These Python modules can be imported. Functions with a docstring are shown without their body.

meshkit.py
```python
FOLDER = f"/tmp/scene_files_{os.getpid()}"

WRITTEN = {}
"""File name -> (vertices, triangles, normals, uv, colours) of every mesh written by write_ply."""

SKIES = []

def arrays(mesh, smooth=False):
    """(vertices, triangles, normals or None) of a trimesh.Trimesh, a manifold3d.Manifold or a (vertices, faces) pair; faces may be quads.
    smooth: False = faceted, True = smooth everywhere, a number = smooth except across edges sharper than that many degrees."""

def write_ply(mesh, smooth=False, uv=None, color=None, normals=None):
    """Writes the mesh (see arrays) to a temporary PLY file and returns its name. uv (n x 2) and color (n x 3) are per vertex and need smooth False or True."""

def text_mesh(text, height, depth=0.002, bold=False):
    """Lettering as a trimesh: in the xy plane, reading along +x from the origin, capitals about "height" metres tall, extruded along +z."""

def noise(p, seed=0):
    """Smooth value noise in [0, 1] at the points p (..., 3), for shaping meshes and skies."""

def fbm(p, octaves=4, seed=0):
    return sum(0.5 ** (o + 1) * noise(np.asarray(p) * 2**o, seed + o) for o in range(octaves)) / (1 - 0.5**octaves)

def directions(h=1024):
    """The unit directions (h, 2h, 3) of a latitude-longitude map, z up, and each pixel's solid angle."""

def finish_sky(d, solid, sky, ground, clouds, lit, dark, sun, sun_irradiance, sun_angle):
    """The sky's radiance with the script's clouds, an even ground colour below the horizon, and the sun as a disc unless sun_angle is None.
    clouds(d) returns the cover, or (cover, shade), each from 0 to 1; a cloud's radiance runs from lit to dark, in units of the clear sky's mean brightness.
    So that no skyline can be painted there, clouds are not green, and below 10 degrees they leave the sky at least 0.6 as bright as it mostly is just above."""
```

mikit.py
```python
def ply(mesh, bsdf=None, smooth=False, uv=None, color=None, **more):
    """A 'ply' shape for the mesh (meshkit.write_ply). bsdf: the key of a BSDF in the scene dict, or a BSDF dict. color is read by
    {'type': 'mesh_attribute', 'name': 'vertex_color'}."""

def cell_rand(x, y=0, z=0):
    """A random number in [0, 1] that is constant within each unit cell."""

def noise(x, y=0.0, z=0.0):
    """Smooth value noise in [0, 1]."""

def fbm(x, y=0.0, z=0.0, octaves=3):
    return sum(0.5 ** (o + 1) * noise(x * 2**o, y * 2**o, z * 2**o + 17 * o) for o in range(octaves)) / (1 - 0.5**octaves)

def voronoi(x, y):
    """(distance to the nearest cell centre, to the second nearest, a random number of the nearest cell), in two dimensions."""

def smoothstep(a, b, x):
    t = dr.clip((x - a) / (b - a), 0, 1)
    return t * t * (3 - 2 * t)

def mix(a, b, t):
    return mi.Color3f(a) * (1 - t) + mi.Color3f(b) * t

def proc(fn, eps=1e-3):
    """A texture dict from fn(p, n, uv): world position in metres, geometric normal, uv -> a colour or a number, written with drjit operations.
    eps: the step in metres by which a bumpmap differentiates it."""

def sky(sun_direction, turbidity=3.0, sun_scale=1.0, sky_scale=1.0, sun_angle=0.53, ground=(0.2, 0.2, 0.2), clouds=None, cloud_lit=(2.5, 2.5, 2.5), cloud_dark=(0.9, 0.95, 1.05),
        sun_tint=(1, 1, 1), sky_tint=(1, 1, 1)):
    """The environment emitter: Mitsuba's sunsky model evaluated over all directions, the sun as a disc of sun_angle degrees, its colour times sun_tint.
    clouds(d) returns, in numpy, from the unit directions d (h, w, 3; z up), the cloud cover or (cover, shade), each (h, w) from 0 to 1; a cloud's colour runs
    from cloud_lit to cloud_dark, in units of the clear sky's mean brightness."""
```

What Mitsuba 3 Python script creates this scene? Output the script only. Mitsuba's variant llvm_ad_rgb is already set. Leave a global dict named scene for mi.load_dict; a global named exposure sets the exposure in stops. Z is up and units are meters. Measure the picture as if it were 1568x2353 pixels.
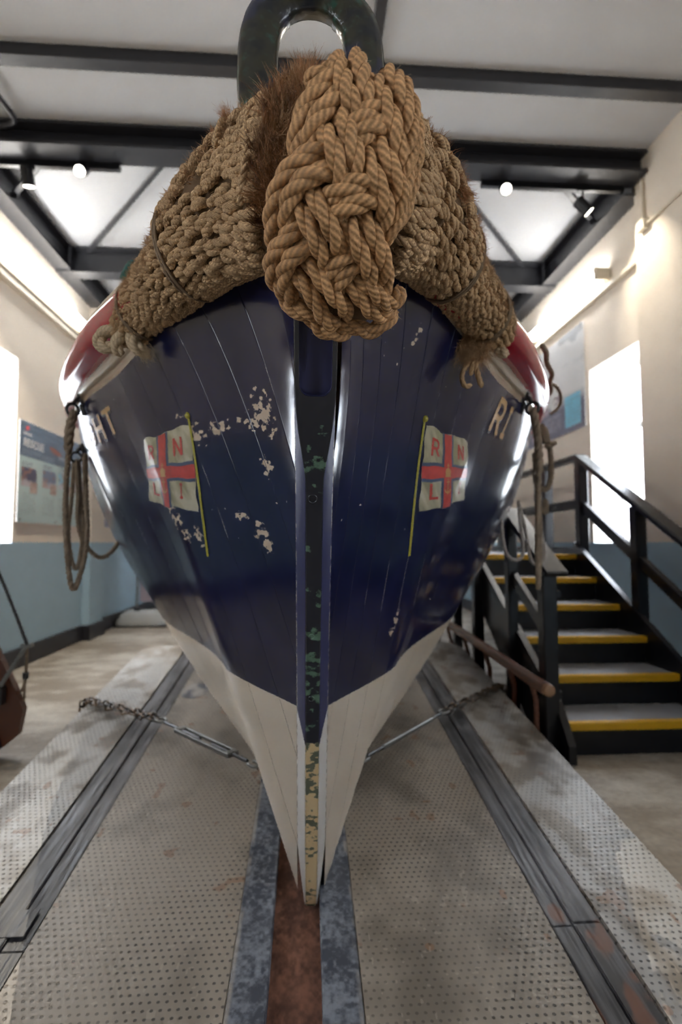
import math
import numpy as np, trimesh, mitsuba as mi, drjit as dr, mikit, meshkit
import manifold3d as m3
from scipy.interpolate import PchipInterpolator as PI
from mikit import proc, noise, fbm, smoothstep, mix
T = mi.ScalarTransform4f
rng = np.random.default_rng(7)
scene, labels = {}, {}

# ------------------------------------------------------------------ camera, sky, exposure
EYE = np.array([0.0, 0.0, 1.2])
YAW, PITCH, FPX = math.radians(3.6175), math.radians(3.4098), 1200.0
FWD = np.array([math.sin(YAW) * math.cos(PITCH), math.cos(YAW) * math.cos(PITCH), math.sin(PITCH)])
RIGHT = np.array([math.cos(YAW), -math.sin(YAW), 0.0]); UP = np.cross(RIGHT, FWD)
scene['camera'] = {'type': 'thinlens', 'fov': math.degrees(2 * math.atan(784 / FPX)), 'fov_axis': 'x', 'near_clip': 0.05, 'far_clip': 500.0,
                   'aperture_radius': 0.0036, 'focus_distance': 1.0,
                   'to_world': T().look_at(origin=EYE.tolist(), target=(EYE + FWD).tolist(), up=[0, 0, 1])}
scene['sky'] = mikit.sky((0.3, -0.4, 0.8), turbidity=5, sun_scale=0.0, sky_scale=30.0, ground=(0.45, 0.45, 0.43), clouds=lambda d: 0.9 + 0 * d[..., 0], cloud_lit=(2.1, 2.25, 2.5), cloud_dark=(1.2, 1.2, 1.25))
exposure = 1.4
TUBE, SPOT = 13.0, 9.0


def at(px, py, y):
    """The point at distance y into the room that the photograph shows at pixel px, py."""
    d = FWD + RIGHT * (px - 784) / FPX - UP * (py - 1176.5) / FPX
    return EYE + d * (y / d[1])


# ------------------------------------------------------------------ materials
def pr(rgb, rough=0.5, **k):
    return {'type': 'twosided', 'b': {'type': 'principled', 'base_color': rgb if isinstance(rgb, dict) else {'type': 'rgb', 'value': list(rgb)}, 'roughness': rough, **k}}


def bump(b, fn, scale, eps=1e-3):
    return {'type': 'twosided', 'b': {'type': 'bumpmap', 'n': proc(fn, eps), 'scale': scale, 'b': b['b']}}


C3 = mi.Color3f


def f_wall(p, n, uv):
    g = fbm(p.x * 1.3, p.y * 1.3, p.z * 1.3) - 0.5
    f = fbm(p.x * 9, p.y * 9, p.z * 9) - 0.5
    cream = C3(0.75, 0.675, 0.575) * (1 + 0.10 * g + 0.05 * f)
    blue = C3(0.33, 0.455, 0.535) * (1 + 0.14 * g + 0.06 * f)
    c = dr.select(p.z < 1.205 + 0.004 * noise(p.x * 6, p.y * 6), blue, cream)
    return dr.select((p.x < -2.815) | (p.x > 2.915), C3(0.86, 0.86, 0.84), c)


def f_floor(p, n, uv):
    a = fbm(p.x * 0.9, p.y * 1.6, octaves=4); b = fbm(p.x * 5 + 3, p.y * 9, octaves=4); s = noise(p.x * 60, p.y * 60)
    c = mix((0.20, 0.165, 0.125), (0.40, 0.37, 0.32), smoothstep(0.3, 0.72, 0.55 * a + 0.45 * b))
    return c * (0.92 + 0.16 * s)


def dots(p, sx=0.0225, sy=0.0215):
    yy = p.y / sy; row = dr.floor(yy)
    xx = p.x / sx + 0.5 * (row - 2 * dr.floor(row / 2))
    fx = xx - dr.floor(xx) - 0.5; fy = yy - row - 0.5
    return smoothstep(0.26, 0.14, dr.sqrt(fx * fx + fy * fy * 1.2))


def f_plate(p, n, uv):
    a = fbm(p.x * 2.2 + 6.3, p.y * 1.6 + 2.1, octaves=4); b = fbm(p.x * 9 + 5, p.y * 7, octaves=3)
    side = smoothstep(0.82, 1.0, abs(p.x + 0.03))
    c = mix(mix((0.125, 0.103, 0.078), (0.255, 0.216, 0.170), smoothstep(0.26, 0.62, 0.6 * a + 0.4 * b)), (0.42, 0.41, 0.39), side * smoothstep(0.3, 0.62, b))
    worn = smoothstep(0.42, 0.60, fbm(p.x * 3 + 9, p.y * 2.3 + 4))
    rust = smoothstep(0.76, 0.82, fbm(p.x * 14, p.y * 14 + 8))
    c = mix(c, (0.20, 0.085, 0.03), rust * 0.6)
    speck = smoothstep(0.86, 0.9, noise(p.x * 70, p.y * 70))
    c = mix(c, (0.35, 0.31, 0.25), speck * 0.3)
    return c * (1 - dots(p) * (0.42 + 0.33 * worn))


def b_plate(p, n, uv):
    worn = smoothstep(0.42, 0.60, fbm(p.x * 3 + 9, p.y * 2.3 + 4))
    return -dots(p) * (0.4 + 0.6 * worn) + 0.25 * fbm(p.x * 40, p.y * 40)


def f_black_strip(p, n, uv):
    g = fbm(p.x * 60, p.y * 3.0, octaves=4); b = fbm(p.x * 4, p.y * 4 + 2)
    c = mix((0.018, 0.018, 0.021), (0.12, 0.12, 0.128), smoothstep(0.38, 0.75, 0.5 * g + 0.5 * b))
    rust = smoothstep(0.60, 0.70, fbm(p.x * 14 + 3, p.y * 9 + 1)) * smoothstep(0.55, 0.25, abs(p.y - 1.55)) * smoothstep(0.6, 0.8, p.x)
    return mix(c, (0.13, 0.045, 0.02), rust * 0.8)


def f_granite(p, n, uv):
    s = fbm(p.x * 75, p.y * 75, p.z * 75, octaves=3); b = fbm(p.x * 16, p.y * 9, octaves=4)
    c = mix((0.030, 0.036, 0.050), (0.16, 0.175, 0.20), smoothstep(0.35, 0.7, 0.55 * s + 0.45 * b))
    edge = smoothstep(0.160, 0.172, abs(p.x + 0.03))
    return mix(c, (0.34, 0.30, 0.25), 0.6 * edge * smoothstep(0.35, 0.55, b))


def f_rust(p, n, uv):
    a = fbm(p.x * 20, p.y * 14, p.z * 20, octaves=4); s = fbm(p.x * 80, p.y * 60, p.z * 60, octaves=3)
    return mix((0.065, 0.026, 0.016), (0.21, 0.09, 0.055), smoothstep(0.3, 0.75, 0.6 * a + 0.4 * s))


FLAKES = [(-1, 1.248, 1.520, .030, .036), (-1, 1.290, 1.506, .028, .018), (-1, 1.240, 1.487, .022, .026), (-1, 1.395, 1.515, .038, .010), (-1, 1.457, 1.517, .018, .014), (-1, 1.525, 1.514, .020, .024),
          (-1, 1.418, 1.232, .022, .018), (-1, 1.404, 1.205, .014, .028), (-1, 1.471, 1.276, .020, .009), (-1, 1.305, 1.391, .016, .022), (-1, 1.690, 1.222, .016, .022), (-1, 1.754, 1.228, .014, .018),
          (-1, 1.81, 1.30, .016, .04), (-1, 1.775, 1.265, .012, .05), (-1, 1.575, 1.580, .014, .006), (1, 1.322, 1.747, .008, .020), (1, 1.690, .940, .010, .030)]   # side, y, z, size along y, along z


def f_hull(p, n, uv):
    wl = 0.745 + 0.11 * (p.y - 1.5)
    cloud = fbm(p.x * 5, p.y * 5, p.z * 5)
    navy = mix((0.0055, 0.0072, 0.025), (0.010, 0.011, 0.036), smoothstep(0.3, 0.7, cloud))
    cream = C3(0.84, 0.745, 0.635) * (0.94 + 0.12 * cloud)
    c = dr.select(p.z < wl, cream, navy)
    # flaked paint, chips
    d = mi.Float(9.0)
    for sd, y, z, ry, rz in FLAKES:
        d = dr.minimum(d, dr.sqrt(dr.square((p.y - y) / ry) + dr.square((p.z - z) / rz)) + dr.select(p.x * sd > 0, 0.0, 9.0))
    ch = fbm(p.x * 55, p.y * 55, p.z * 75, octaves=4)
    c = mix(c, (0.70, 0.58, 0.47), smoothstep(0.0, 0.05, ch - 0.385 - 0.13 * d) * dr.select(d < 1.6, 1.0, 0.0))
    chip = smoothstep(0.93, 0.95, noise(p.x * 70, p.y * 70, p.z * 70)) * smoothstep(0.62, 0.70, fbm(p.x * 4 + 7, p.y * 4, p.z * 4))
    c = mix(c, (0.62, 0.55, 0.46), chip)
    # the thin crack of the seam, white where the paint has split
    seam = smoothstep(0.0075, 0.0, dr.minimum(uv.x, 1 - uv.x) * 0.125)
    sp = fbm(p.z * 9, p.y * 3, p.x * 3, octaves=4)
    crack = smoothstep(0.0013, 0.0005, dr.minimum(uv.x, 1 - uv.x) * 0.125)
    c = mix(c, dr.select(p.z < wl, C3(0.22, 0.17, 0.13), mix((0.012, 0.012, 0.02), (0.36, 0.33, 0.29), smoothstep(0.60, 0.67, sp))), crack)
    return c


def f_stem(p, n, uv):
    wl = 0.64 + dr.clip((abs(p.x - 0.014) - 0.02) / 0.024, 0, 1) * 0.105
    ch = fbm(p.x * 60, p.y * 60, p.z * 60, octaves=3)
    navy = C3(0.020, 0.021, 0.060); white = C3(0.80, 0.79, 0.78)
    c = dr.select(p.z < wl, white, navy)
    edge = smoothstep(0.041, 0.0435, abs(p.x - 0.014)) * smoothstep(0.46, 0.54, ch)
    return mix(c, dr.select(p.z < 0.72, C3(0.10, 0.055, 0.03), C3(0.33, 0.30, 0.24)), edge)


def f_band(p, n, uv):
    ch = fbm(p.x * 70, p.y * 70, p.z * 70, octaves=4); big = fbm(p.x * 16 + 2, p.y * 16, p.z * 16, octaves=3)
    black = C3(0.010, 0.011, 0.014)
    green = mix((0.022, 0.034, 0.016), (0.075, 0.13, 0.09), ch)
    top = mix(black, green, smoothstep(0.60, 0.66, 0.6 * big + 0.4 * ch + 0.05 * smoothstep(1.25, 0.8, p.z)))
    low = mix(mix((0.56, 0.41, 0.22), (0.012, 0.03, 0.02), smoothstep(0.53, 0.56, 0.55 * ch + 0.45 * big + 0.10 * smoothstep(0.45, 0.64, p.z))), (0.6, 0.5, 0.32), 0.15 * ch)
    return dr.select(p.z < 0.645 + 0.03 * (ch - 0.5), low, top)


def f_bronze(p, n, uv):
    a = fbm(p.x * 22, p.y * 22, p.z * 22, octaves=4); b = fbm(p.x * 55 + 4, p.y * 55, p.z * 55, octaves=3)
    c = mix((0.006, 0.007, 0.009), (0.020, 0.018, 0.008), smoothstep(0.35, 0.6, a))
    c = mix(c, (0.010, 0.040, 0.026), smoothstep(0.54, 0.68, 0.5 * a + 0.5 * b))
    c = mix(c, (0.012, 0.014, 0.035), smoothstep(0.58, 0.66, fbm(p.x * 14 + 8, p.y * 14, p.z * 10)) * 0.8)
    return c


def rope_fn(dark, light, k1, k2):
    def f(p, n, uv):
        yarn = 0.5 + 0.5 * dr.sin(6.2832 * (k1 * uv.x + uv.y * k2))
        g = fbm(p.x * 45, p.y * 45, p.z * 45, octaves=2); f2 = noise(p.x * 420, p.y * 420, p.z * 420)
        c = mix(dark, light, dr.clip(0.25 + 0.45 * yarn + 0.5 * (g - 0.5) + 0.35 * (f2 - 0.5), 0, 1))
        return c
    return f


def yarn_bump(k1, k2):
    def f(p, n, uv):
        return dr.sqrt(abs(dr.sin(3.14159 * (k1 * uv.x + uv.y * k2)))) + 0.3 * noise(p.x * 500, p.y * 500, p.z * 500)
    return f


def f_wood(p, n, uv):
    g = fbm(p.x * 60, p.y * 5, p.z * 60, octaves=3)
    return mix((0.085, 0.030, 0.018), (0.20, 0.085, 0.05), g)


def f_chain(p, n, uv):
    g = fbm(p.x * 60, p.y * 60, p.z * 60, octaves=3)
    return mix((0.06, 0.055, 0.05), (0.17, 0.10, 0.05), smoothstep(0.4, 0.7, g))


def box_in(uv, x0, x1, y0, y1):
    return dr.select((uv.x > x0) & (uv.x < x1) & (uv.y > y0) & (uv.y < y1), 1.0, 0.0)


def text_lines(uv, x0, x1, y0, y1, n):
    row = (uv.y - y0) / (y1 - y0) * n
    fr = row - dr.floor(row)
    word = smoothstep(0.32, 0.40, noise(uv.x * 90, dr.floor(row) * 7.3))
    return box_in(uv, x0, x1, y0, y1) * dr.select((fr > 0.3) & (fr < 0.72), 1.0, 0.0) * word


def f_poster_left(p, n, uv):
    a = fbm(uv.x * 9, uv.y * 40, octaves=3)
    head = mix((0.045, 0.075, 0.115), (0.15, 0.21, 0.28), a * dr.clip((uv.y - 0.6) * 2.4, 0, 1) + 0.1)
    body = C3(0.44, 0.565, 0.56)
    c = dr.select(uv.y > 0.655 - 0.0 * uv.x, head, body)
    # the red boat with its wake across the header
    boat = smoothstep(1.0, 0.8, dr.sqrt(dr.square((uv.x - 0.47) / 0.10) + dr.square((uv.y - 0.80 + 0.25 * (uv.x - 0.47)) / 0.035)))
    c = mix(c, (0.22, 0.07, 0.05), boat)
    wake = smoothstep(0.62, 0.30, abs(uv.y - 0.745) / 0.04) * box_in(uv, 0.52, 0.98, 0.6, 0.9) * fbm(uv.x * 30, uv.y * 60)
    c = mix(c, (0.50, 0.53, 0.58), wake)
    c = mix(c, (0.40, 0.45, 0.50), 0.6 * text_lines(uv, 0.03, 0.46, 0.675, 0.725, 3))
    for x0, y0, col in ((0.03, 0.36, (0.05, 0.05, 0.10)), (0.30, 0.38, (0.13, 0.17, 0.26)), (0.53, 0.40, (0.24, 0.50, 0.63)), (0.77, 0.40, (0.38, 0.36, 0.38))):
        u, v = (uv.x - x0) / 0.19, (uv.y - y0) / 0.19
        inside = box_in(uv, x0, x0 + 0.19, y0, y0 + 0.19) * dr.select((u > 0.8) & (v > 0.75) & (dr.square((u - 0.8) / 0.2) + dr.square((v - 0.75) / 0.25) > 1), 0.0, 1.0)
        pic = mix(col, (0.55, 0.52, 0.55), smoothstep(0.42, 0.20, v + 0.3 * (fbm(uv.x * 25, uv.y * 25) - 0.5)) * 0.8)
        pic = mix(pic, (0.30, 0.15, 0.10), 0.7 * smoothstep(0.62, 0.70, fbm(uv.x * 22 + 3, uv.y * 22)))
        c = mix(c, pic, inside)
        sub = box_in(uv, x0 + 0.11, x0 + 0.20, y0 - 0.06, y0 + 0.05)
        c = mix(c, mix((0.20, 0.10, 0.10), (0.55, 0.45, 0.38), fbm(uv.x * 40, uv.y * 40 + x0 * 50)), sub)
        c = mix(c, (0.10, 0.10, 0.16), text_lines(uv, x0, x0 + 0.13, y0 + 0.20, y0 + 0.245, 2))
        c = mix(c, (0.25, 0.33, 0.33), 0.65 * text_lines(uv, x0, x0 + 0.18, 0.08, 0.30, 15))
    return c


def f_poster_right(p, n, uv):
    # uv.x runs from the window end towards the far end of the board
    a = fbm(uv.x * 5, uv.y * 7, octaves=4)
    c = mix((0.105, 0.11, 0.16), (0.66, 0.67, 0.68), smoothstep(0.30, 0.44, uv.y + 0.06 * a))
    c = mix(c, (0.30, 0.32, 0.34), smoothstep(0.60, 0.75, uv.y) * smoothstep(0.42, 0.58, fbm(uv.x * 6, uv.y * 5 + 2)) * 0.8)
    c = mix(c, (0.17, 0.45, 0.60), box_in(uv, 0.035, 0.19, 0.05, 0.36))
    for x0, y0, w, h in ((0.24, 0.28, 0.10, 0.14), (0.37, 0.27, 0.09, 0.16), (0.46, 0.05, 0.12, 0.17), (0.70, 0.08, 0.2, 0.22)):
        c = mix(c, mix((0.62, 0.62, 0.62), (0.25, 0.20, 0.24), smoothstep(0.45, 0.6, fbm(uv.x * 24, uv.y * 24 + x0 * 9))), box_in(uv, x0, x0 + w, y0, y0 + h))
    c = mix(c, (0.40, 0.40, 0.46), 0.7 * text_lines(uv, 0.24, 0.42, 0.06, 0.24, 9))
    return mix(c, (0.10, 0.22, 0.30), 0.6 * text_lines(uv, 0.05, 0.17, 0.08, 0.33, 7))


def f_flag(p, n, uv):
    fold = fbm(uv.x * 7 + uv.y * 4, uv.y * 2.0 - uv.x * 1.2, octaves=3)
    c = mix((0.27, 0.25, 0.14), (0.52, 0.485, 0.345), smoothstep(0.30, 0.62, fold))
    return mix(c, (0.62, 0.585, 0.46), smoothstep(0.62, 0.70, fold))


def f_red_cross(p, n, uv):
    return mix((0.30, 0.03, 0.025), (0.46, 0.06, 0.045), fbm(p.x * 40, p.y * 40, p.z * 40))


ROPE_D, ROPE_L = (0.115, 0.052, 0.018), (0.53, 0.29, 0.122)
HIT_D, HIT_L = (0.15, 0.080, 0.034), (0.64, 0.42, 0.22)
MATS = {
    'm_wall': pr(proc(f_wall), 0.8),
    'm_ceiling': pr((0.55, 0.56, 0.58), 0.85),
    'm_floor': bump(pr(proc(f_floor), 0.55), lambda p, n, uv: fbm(p.x * 14, p.y * 14, octaves=4), 0.004, 4e-3),
    'm_baseboard': pr((0.016, 0.016, 0.020), 0.45),
    'm_steel': pr((0.016, 0.017, 0.021), 0.42),
    'm_black': pr((0.005, 0.006, 0.008), 0.30, specular=0.4),
    'm_tread': pr((0.26, 0.265, 0.28), 0.5),
    'm_yellow': pr((0.66, 0.36, 0.012), 0.38),
    'm_door': pr((0.02, 0.024, 0.035), 0.5),
    'm_white': pr((0.82, 0.82, 0.80), 0.5),
    'm_cream_paint': pr((0.72, 0.62, 0.50), 0.18, clearcoat=0.6),
    'm_trunking': pr((0.70, 0.64, 0.53), 0.5),
    'm_red': pr((0.27, 0.010, 0.018), 0.10, specular=0.5),
    'm_hull': pr(proc(f_hull), 0.15, specular=0.33),
    'm_stem': pr(proc(f_stem), 0.42, specular=0.4),
    'm_band': bump(pr(proc(f_band), 0.30, specular=0.6), lambda p, n, uv: fbm(p.x * 90, p.y * 90, p.z * 90, octaves=3), 0.0012),
    'm_bronze': bump(pr(proc(f_bronze), 0.30, specular=0.5), lambda p, n, uv: fbm(p.x * 80, p.y * 80, p.z * 80, octaves=3), 0.0025),
    'm_rope': bump(pr(proc(rope_fn(ROPE_D, ROPE_L, 4.0, 95.0)), 0.75, sheen=0.4), yarn_bump(4.0, 95.0), 0.0016, 4e-4),
    'm_hitch': bump(pr(proc(rope_fn(HIT_D, HIT_L, 3.0, 180.0)), 0.85, sheen=0.4), yarn_bump(3.0, 180.0), 0.0010, 4e-4),
    'm_hang_rope': bump(pr(proc(rope_fn((0.10, 0.07, 0.045), (0.36, 0.28, 0.20), 2.0, 150.0)), 0.8), yarn_bump(2.0, 150.0), 0.0008, 4e-4),
    'm_pale_rope': bump(pr(proc(rope_fn((0.26, 0.18, 0.10), (0.60, 0.47, 0.31), 4.0, 95.0)), 0.8, sheen=0.4), yarn_bump(4.0, 95.0), 0.0012, 4e-4),
    'm_grey_cord': pr((0.34, 0.31, 0.29), 0.8),
    'm_coir': pr((0.26, 0.115, 0.045), 0.8, sheen=0.3),
    'm_coir_dark': pr((0.11, 0.045, 0.018), 0.8, sheen=0.3),
    'm_fray': pr((0.34, 0.20, 0.095), 0.8, sheen=0.3),
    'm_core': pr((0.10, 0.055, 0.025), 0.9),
    'm_twine': pr((0.16, 0.105, 0.06), 0.8),
    'm_pale_fibre': pr((0.50, 0.38, 0.24), 0.85, sheen=0.4),
    'm_plate': bump(pr(proc(f_plate), 0.36, specular=0.6), b_plate, 0.0035, 1.5e-3),
    'm_strip': bump(pr(proc(f_black_strip), 0.40), lambda p, n, uv: fbm(p.x * 70, p.y * 5, octaves=4), 0.004, 2e-3),
    'm_granite': bump(pr(proc(f_granite), 0.42), lambda p, n, uv: fbm(p.x * 90, p.y * 90, p.z * 30, octaves=3), 0.002),
    'm_rust': bump(pr(proc(f_rust), 0.85), lambda p, n, uv: fbm(p.x * 80, p.y * 60, octaves=3) + fbm(p.x * 40, p.y * 30), 0.004),
    'm_slab_side': pr((0.16, 0.155, 0.15), 0.5),
    'm_chain': pr(proc(f_chain), 0.4, metallic=0.5),
    'm_galv': pr((0.20, 0.20, 0.19), 0.38, metallic=0.75),
    'm_iron': pr((0.014, 0.016, 0.018), 0.3, specular=0.7),
    'm_wood': pr(proc(f_wood), 0.32),
    'm_wood_end': pr((0.30, 0.17, 0.09), 0.5),
    'm_board': pr((0.085, 0.028, 0.013), 0.35),
    'm_poster_left': pr(proc(f_poster_left), 0.28),
    'm_poster_right': pr(proc(f_poster_right), 0.25),
    'm_poster_lilac': pr((0.27, 0.27, 0.38), 0.4),
    'm_pink_panel': pr((0.50, 0.42, 0.48), 0.4),
    'm_stone': pr((0.42, 0.42, 0.40), 0.7),
    'm_flag': pr(proc(f_flag), 0.22, clearcoat=0.5),
    'm_flag_red': pr(proc(f_red_cross), 0.22, clearcoat=0.5),
    'm_flag_blue': pr((0.045, 0.065, 0.11), 0.22, clearcoat=0.5),
    'm_flag_pole': pr((0.30, 0.26, 0.025), 0.22, clearcoat=0.5),
    'm_gold': pr((0.42, 0.25, 0.09), 0.25, clearcoat=0.4),
    'm_letter_shadow': pr((0.01, 0.008, 0.012), 0.25),
    'm_print_white': pr((0.80, 0.80, 0.80), 0.4),
    'm_print_red': pr((0.60, 0.06, 0.07), 0.4),
    'm_green_metal': pr((0.010, 0.075, 0.065), 0.3),
    'm_glass': {'type': 'thindielectric', 'int_ior': 1.5},
}
scene.update(MATS)


# ------------------------------------------------------------------ mesh helpers
def add(key, mesh, mat, smooth=30, label=None, cat=None, group=None, kind=None, uv=None, **more):
    scene[key] = mikit.ply(mesh, mat, smooth=smooth, uv=uv, **more)
    tag(key, label, cat, group, kind)
    return key


def tag(key, label=None, cat=None, group=None, kind=None):
    d = {k: v for k, v in (('label', label), ('category', cat), ('group', group), ('kind', kind)) if v}
    if d:
        labels[key] = {**labels.get(key, {}), **d}


used = {}


def num(key):
    n = used.get(key, 0); used[key] = n + 1
    return key if n == 0 else f'{key}_{n:03d}'


def cat_(ms):
    return trimesh.util.concatenate(ms)


def cbox(lo, hi, bev=0.004):
    """A box with chamfered edges."""
    lo, hi = np.minimum(lo, hi), np.maximum(lo, hi)
    b = min(bev, 0.45 * float(np.min(np.array(hi) - lo)))
    pts = []
    for i in range(8):
        c = np.array([hi[k] if i >> k & 1 else lo[k] for k in range(3)])
        s = np.array([-1 if i >> k & 1 else 1 for k in range(3)])
        for k in range(3):
            o = s * b; o[k] = 0
            pts.append(c + o)
    return trimesh.convex.convex_hull(np.array(pts))


def frame_mat(p0, p1, up=(0, 0, 1)):
    p0, p1 = np.asarray(p0, float), np.asarray(p1, float)
    x = p1 - p0; L = np.linalg.norm(x); x = x / L
    y = np.cross(up, x)
    if np.linalg.norm(y) < 1e-6:
        y = np.cross([0, 1, 0], x)
    y /= np.linalg.norm(y); z = np.cross(x, y)
    M = np.eye(4); M[:3, 0], M[:3, 1], M[:3, 2], M[:3, 3] = x, y, z, p0
    return M, L


def bar(p0, p1, w, h, bev=0.004, up=(0, 0, 1)):
    """A bar of section w (sideways) by h from p0 to p1."""
    M, L = frame_mat(p0, p1, up)
    b = cbox((0, -w / 2, -h / 2), (L, w / 2, h / 2), bev); b.apply_transform(M)
    return b


def prism(poly, M, L):
    """A polygon in the local y-z plane, swept L along local x."""
    import shapely
    m = trimesh.creation.extrude_polygon(shapely.Polygon(poly), L, engine='earcut')
    v = m.vertices.copy(); m.vertices = np.stack([v[:, 2], v[:, 0], v[:, 1]], 1); m.apply_transform(M); m.fix_normals()
    return m


def ibeam(p0, p1, w, h, tf=0.016, tw=0.012):
    M, L = frame_mat(p0, p1)
    a, b = w / 2, h / 2
    return prism([(-a, -b), (a, -b), (a, -b + tf), (tw, -b + tf), (tw, b - tf), (a, b - tf), (a, b), (-a, b), (-a, b - tf), (-tw, b - tf), (-tw, -b + tf), (-a, -b + tf)], M, L)


def resample(pts, step, closed=False):
    """A smooth curve through the points at about equal steps."""
    pts = np.asarray(pts, float)
    if closed:
        pts = np.vstack([pts, pts[:1]])
    s = np.r_[0, np.cumsum(np.linalg.norm(np.diff(pts, axis=0), axis=1))]
    from scipy.interpolate import CubicSpline
    f = CubicSpline(s, pts, bc_type='periodic' if closed else 'natural')
    n = max(int(s[-1] / step), 3)
    return f(np.linspace(0, s[-1], n + 1))[: -1 if closed else None]


def frames(P, closed=False):
    P = np.asarray(P, float)
    t = (np.roll(P, -1, 0) - np.roll(P, 1, 0)) if closed else np.gradient(P, axis=0)
    t /= np.linalg.norm(t, axis=1, keepdims=True) + 1e-12
    a = np.zeros_like(P)
    v = np.cross(t[0], [0.123, 0.95, 0.31]); v /= np.linalg.norm(v)
    for i in range(len(P)):
        v = v - t[i] * (v @ t[i]); v /= np.linalg.norm(v); a[i] = v
    return t, a, np.cross(t, a)


def skin(V, closed=False, caps=True):
    """Triangles over a (n, m, 3) grid of rings, and the uv of each vertex."""
    n, m = V.shape[:2]
    i, j = np.meshgrid(np.arange(n if closed else n - 1), np.arange(m), indexing='ij')
    k = (i + 1) % n
    q = np.stack([i * m + j, i * m + (j + 1) % m, k * m + (j + 1) % m, k * m + j], -1).reshape(-1, 4)
    f = np.vstack([q[:, [0, 1, 2]], q[:, [0, 2, 3]]])
    v = V.reshape(-1, 3)
    if caps and not closed:
        c0, c1 = len(v), len(v) + 1
        v = np.vstack([v, V[0].mean(0), V[-1].mean(0)])
        jj = np.arange(m)
        f = np.vstack([f, np.stack([jj * 0 + c0, (jj + 1) % m, jj], 1), np.stack([jj * 0 + c1, (n - 1) * m + jj, (n - 1) * m + (jj + 1) % m], 1)])
    return v, f


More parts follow.
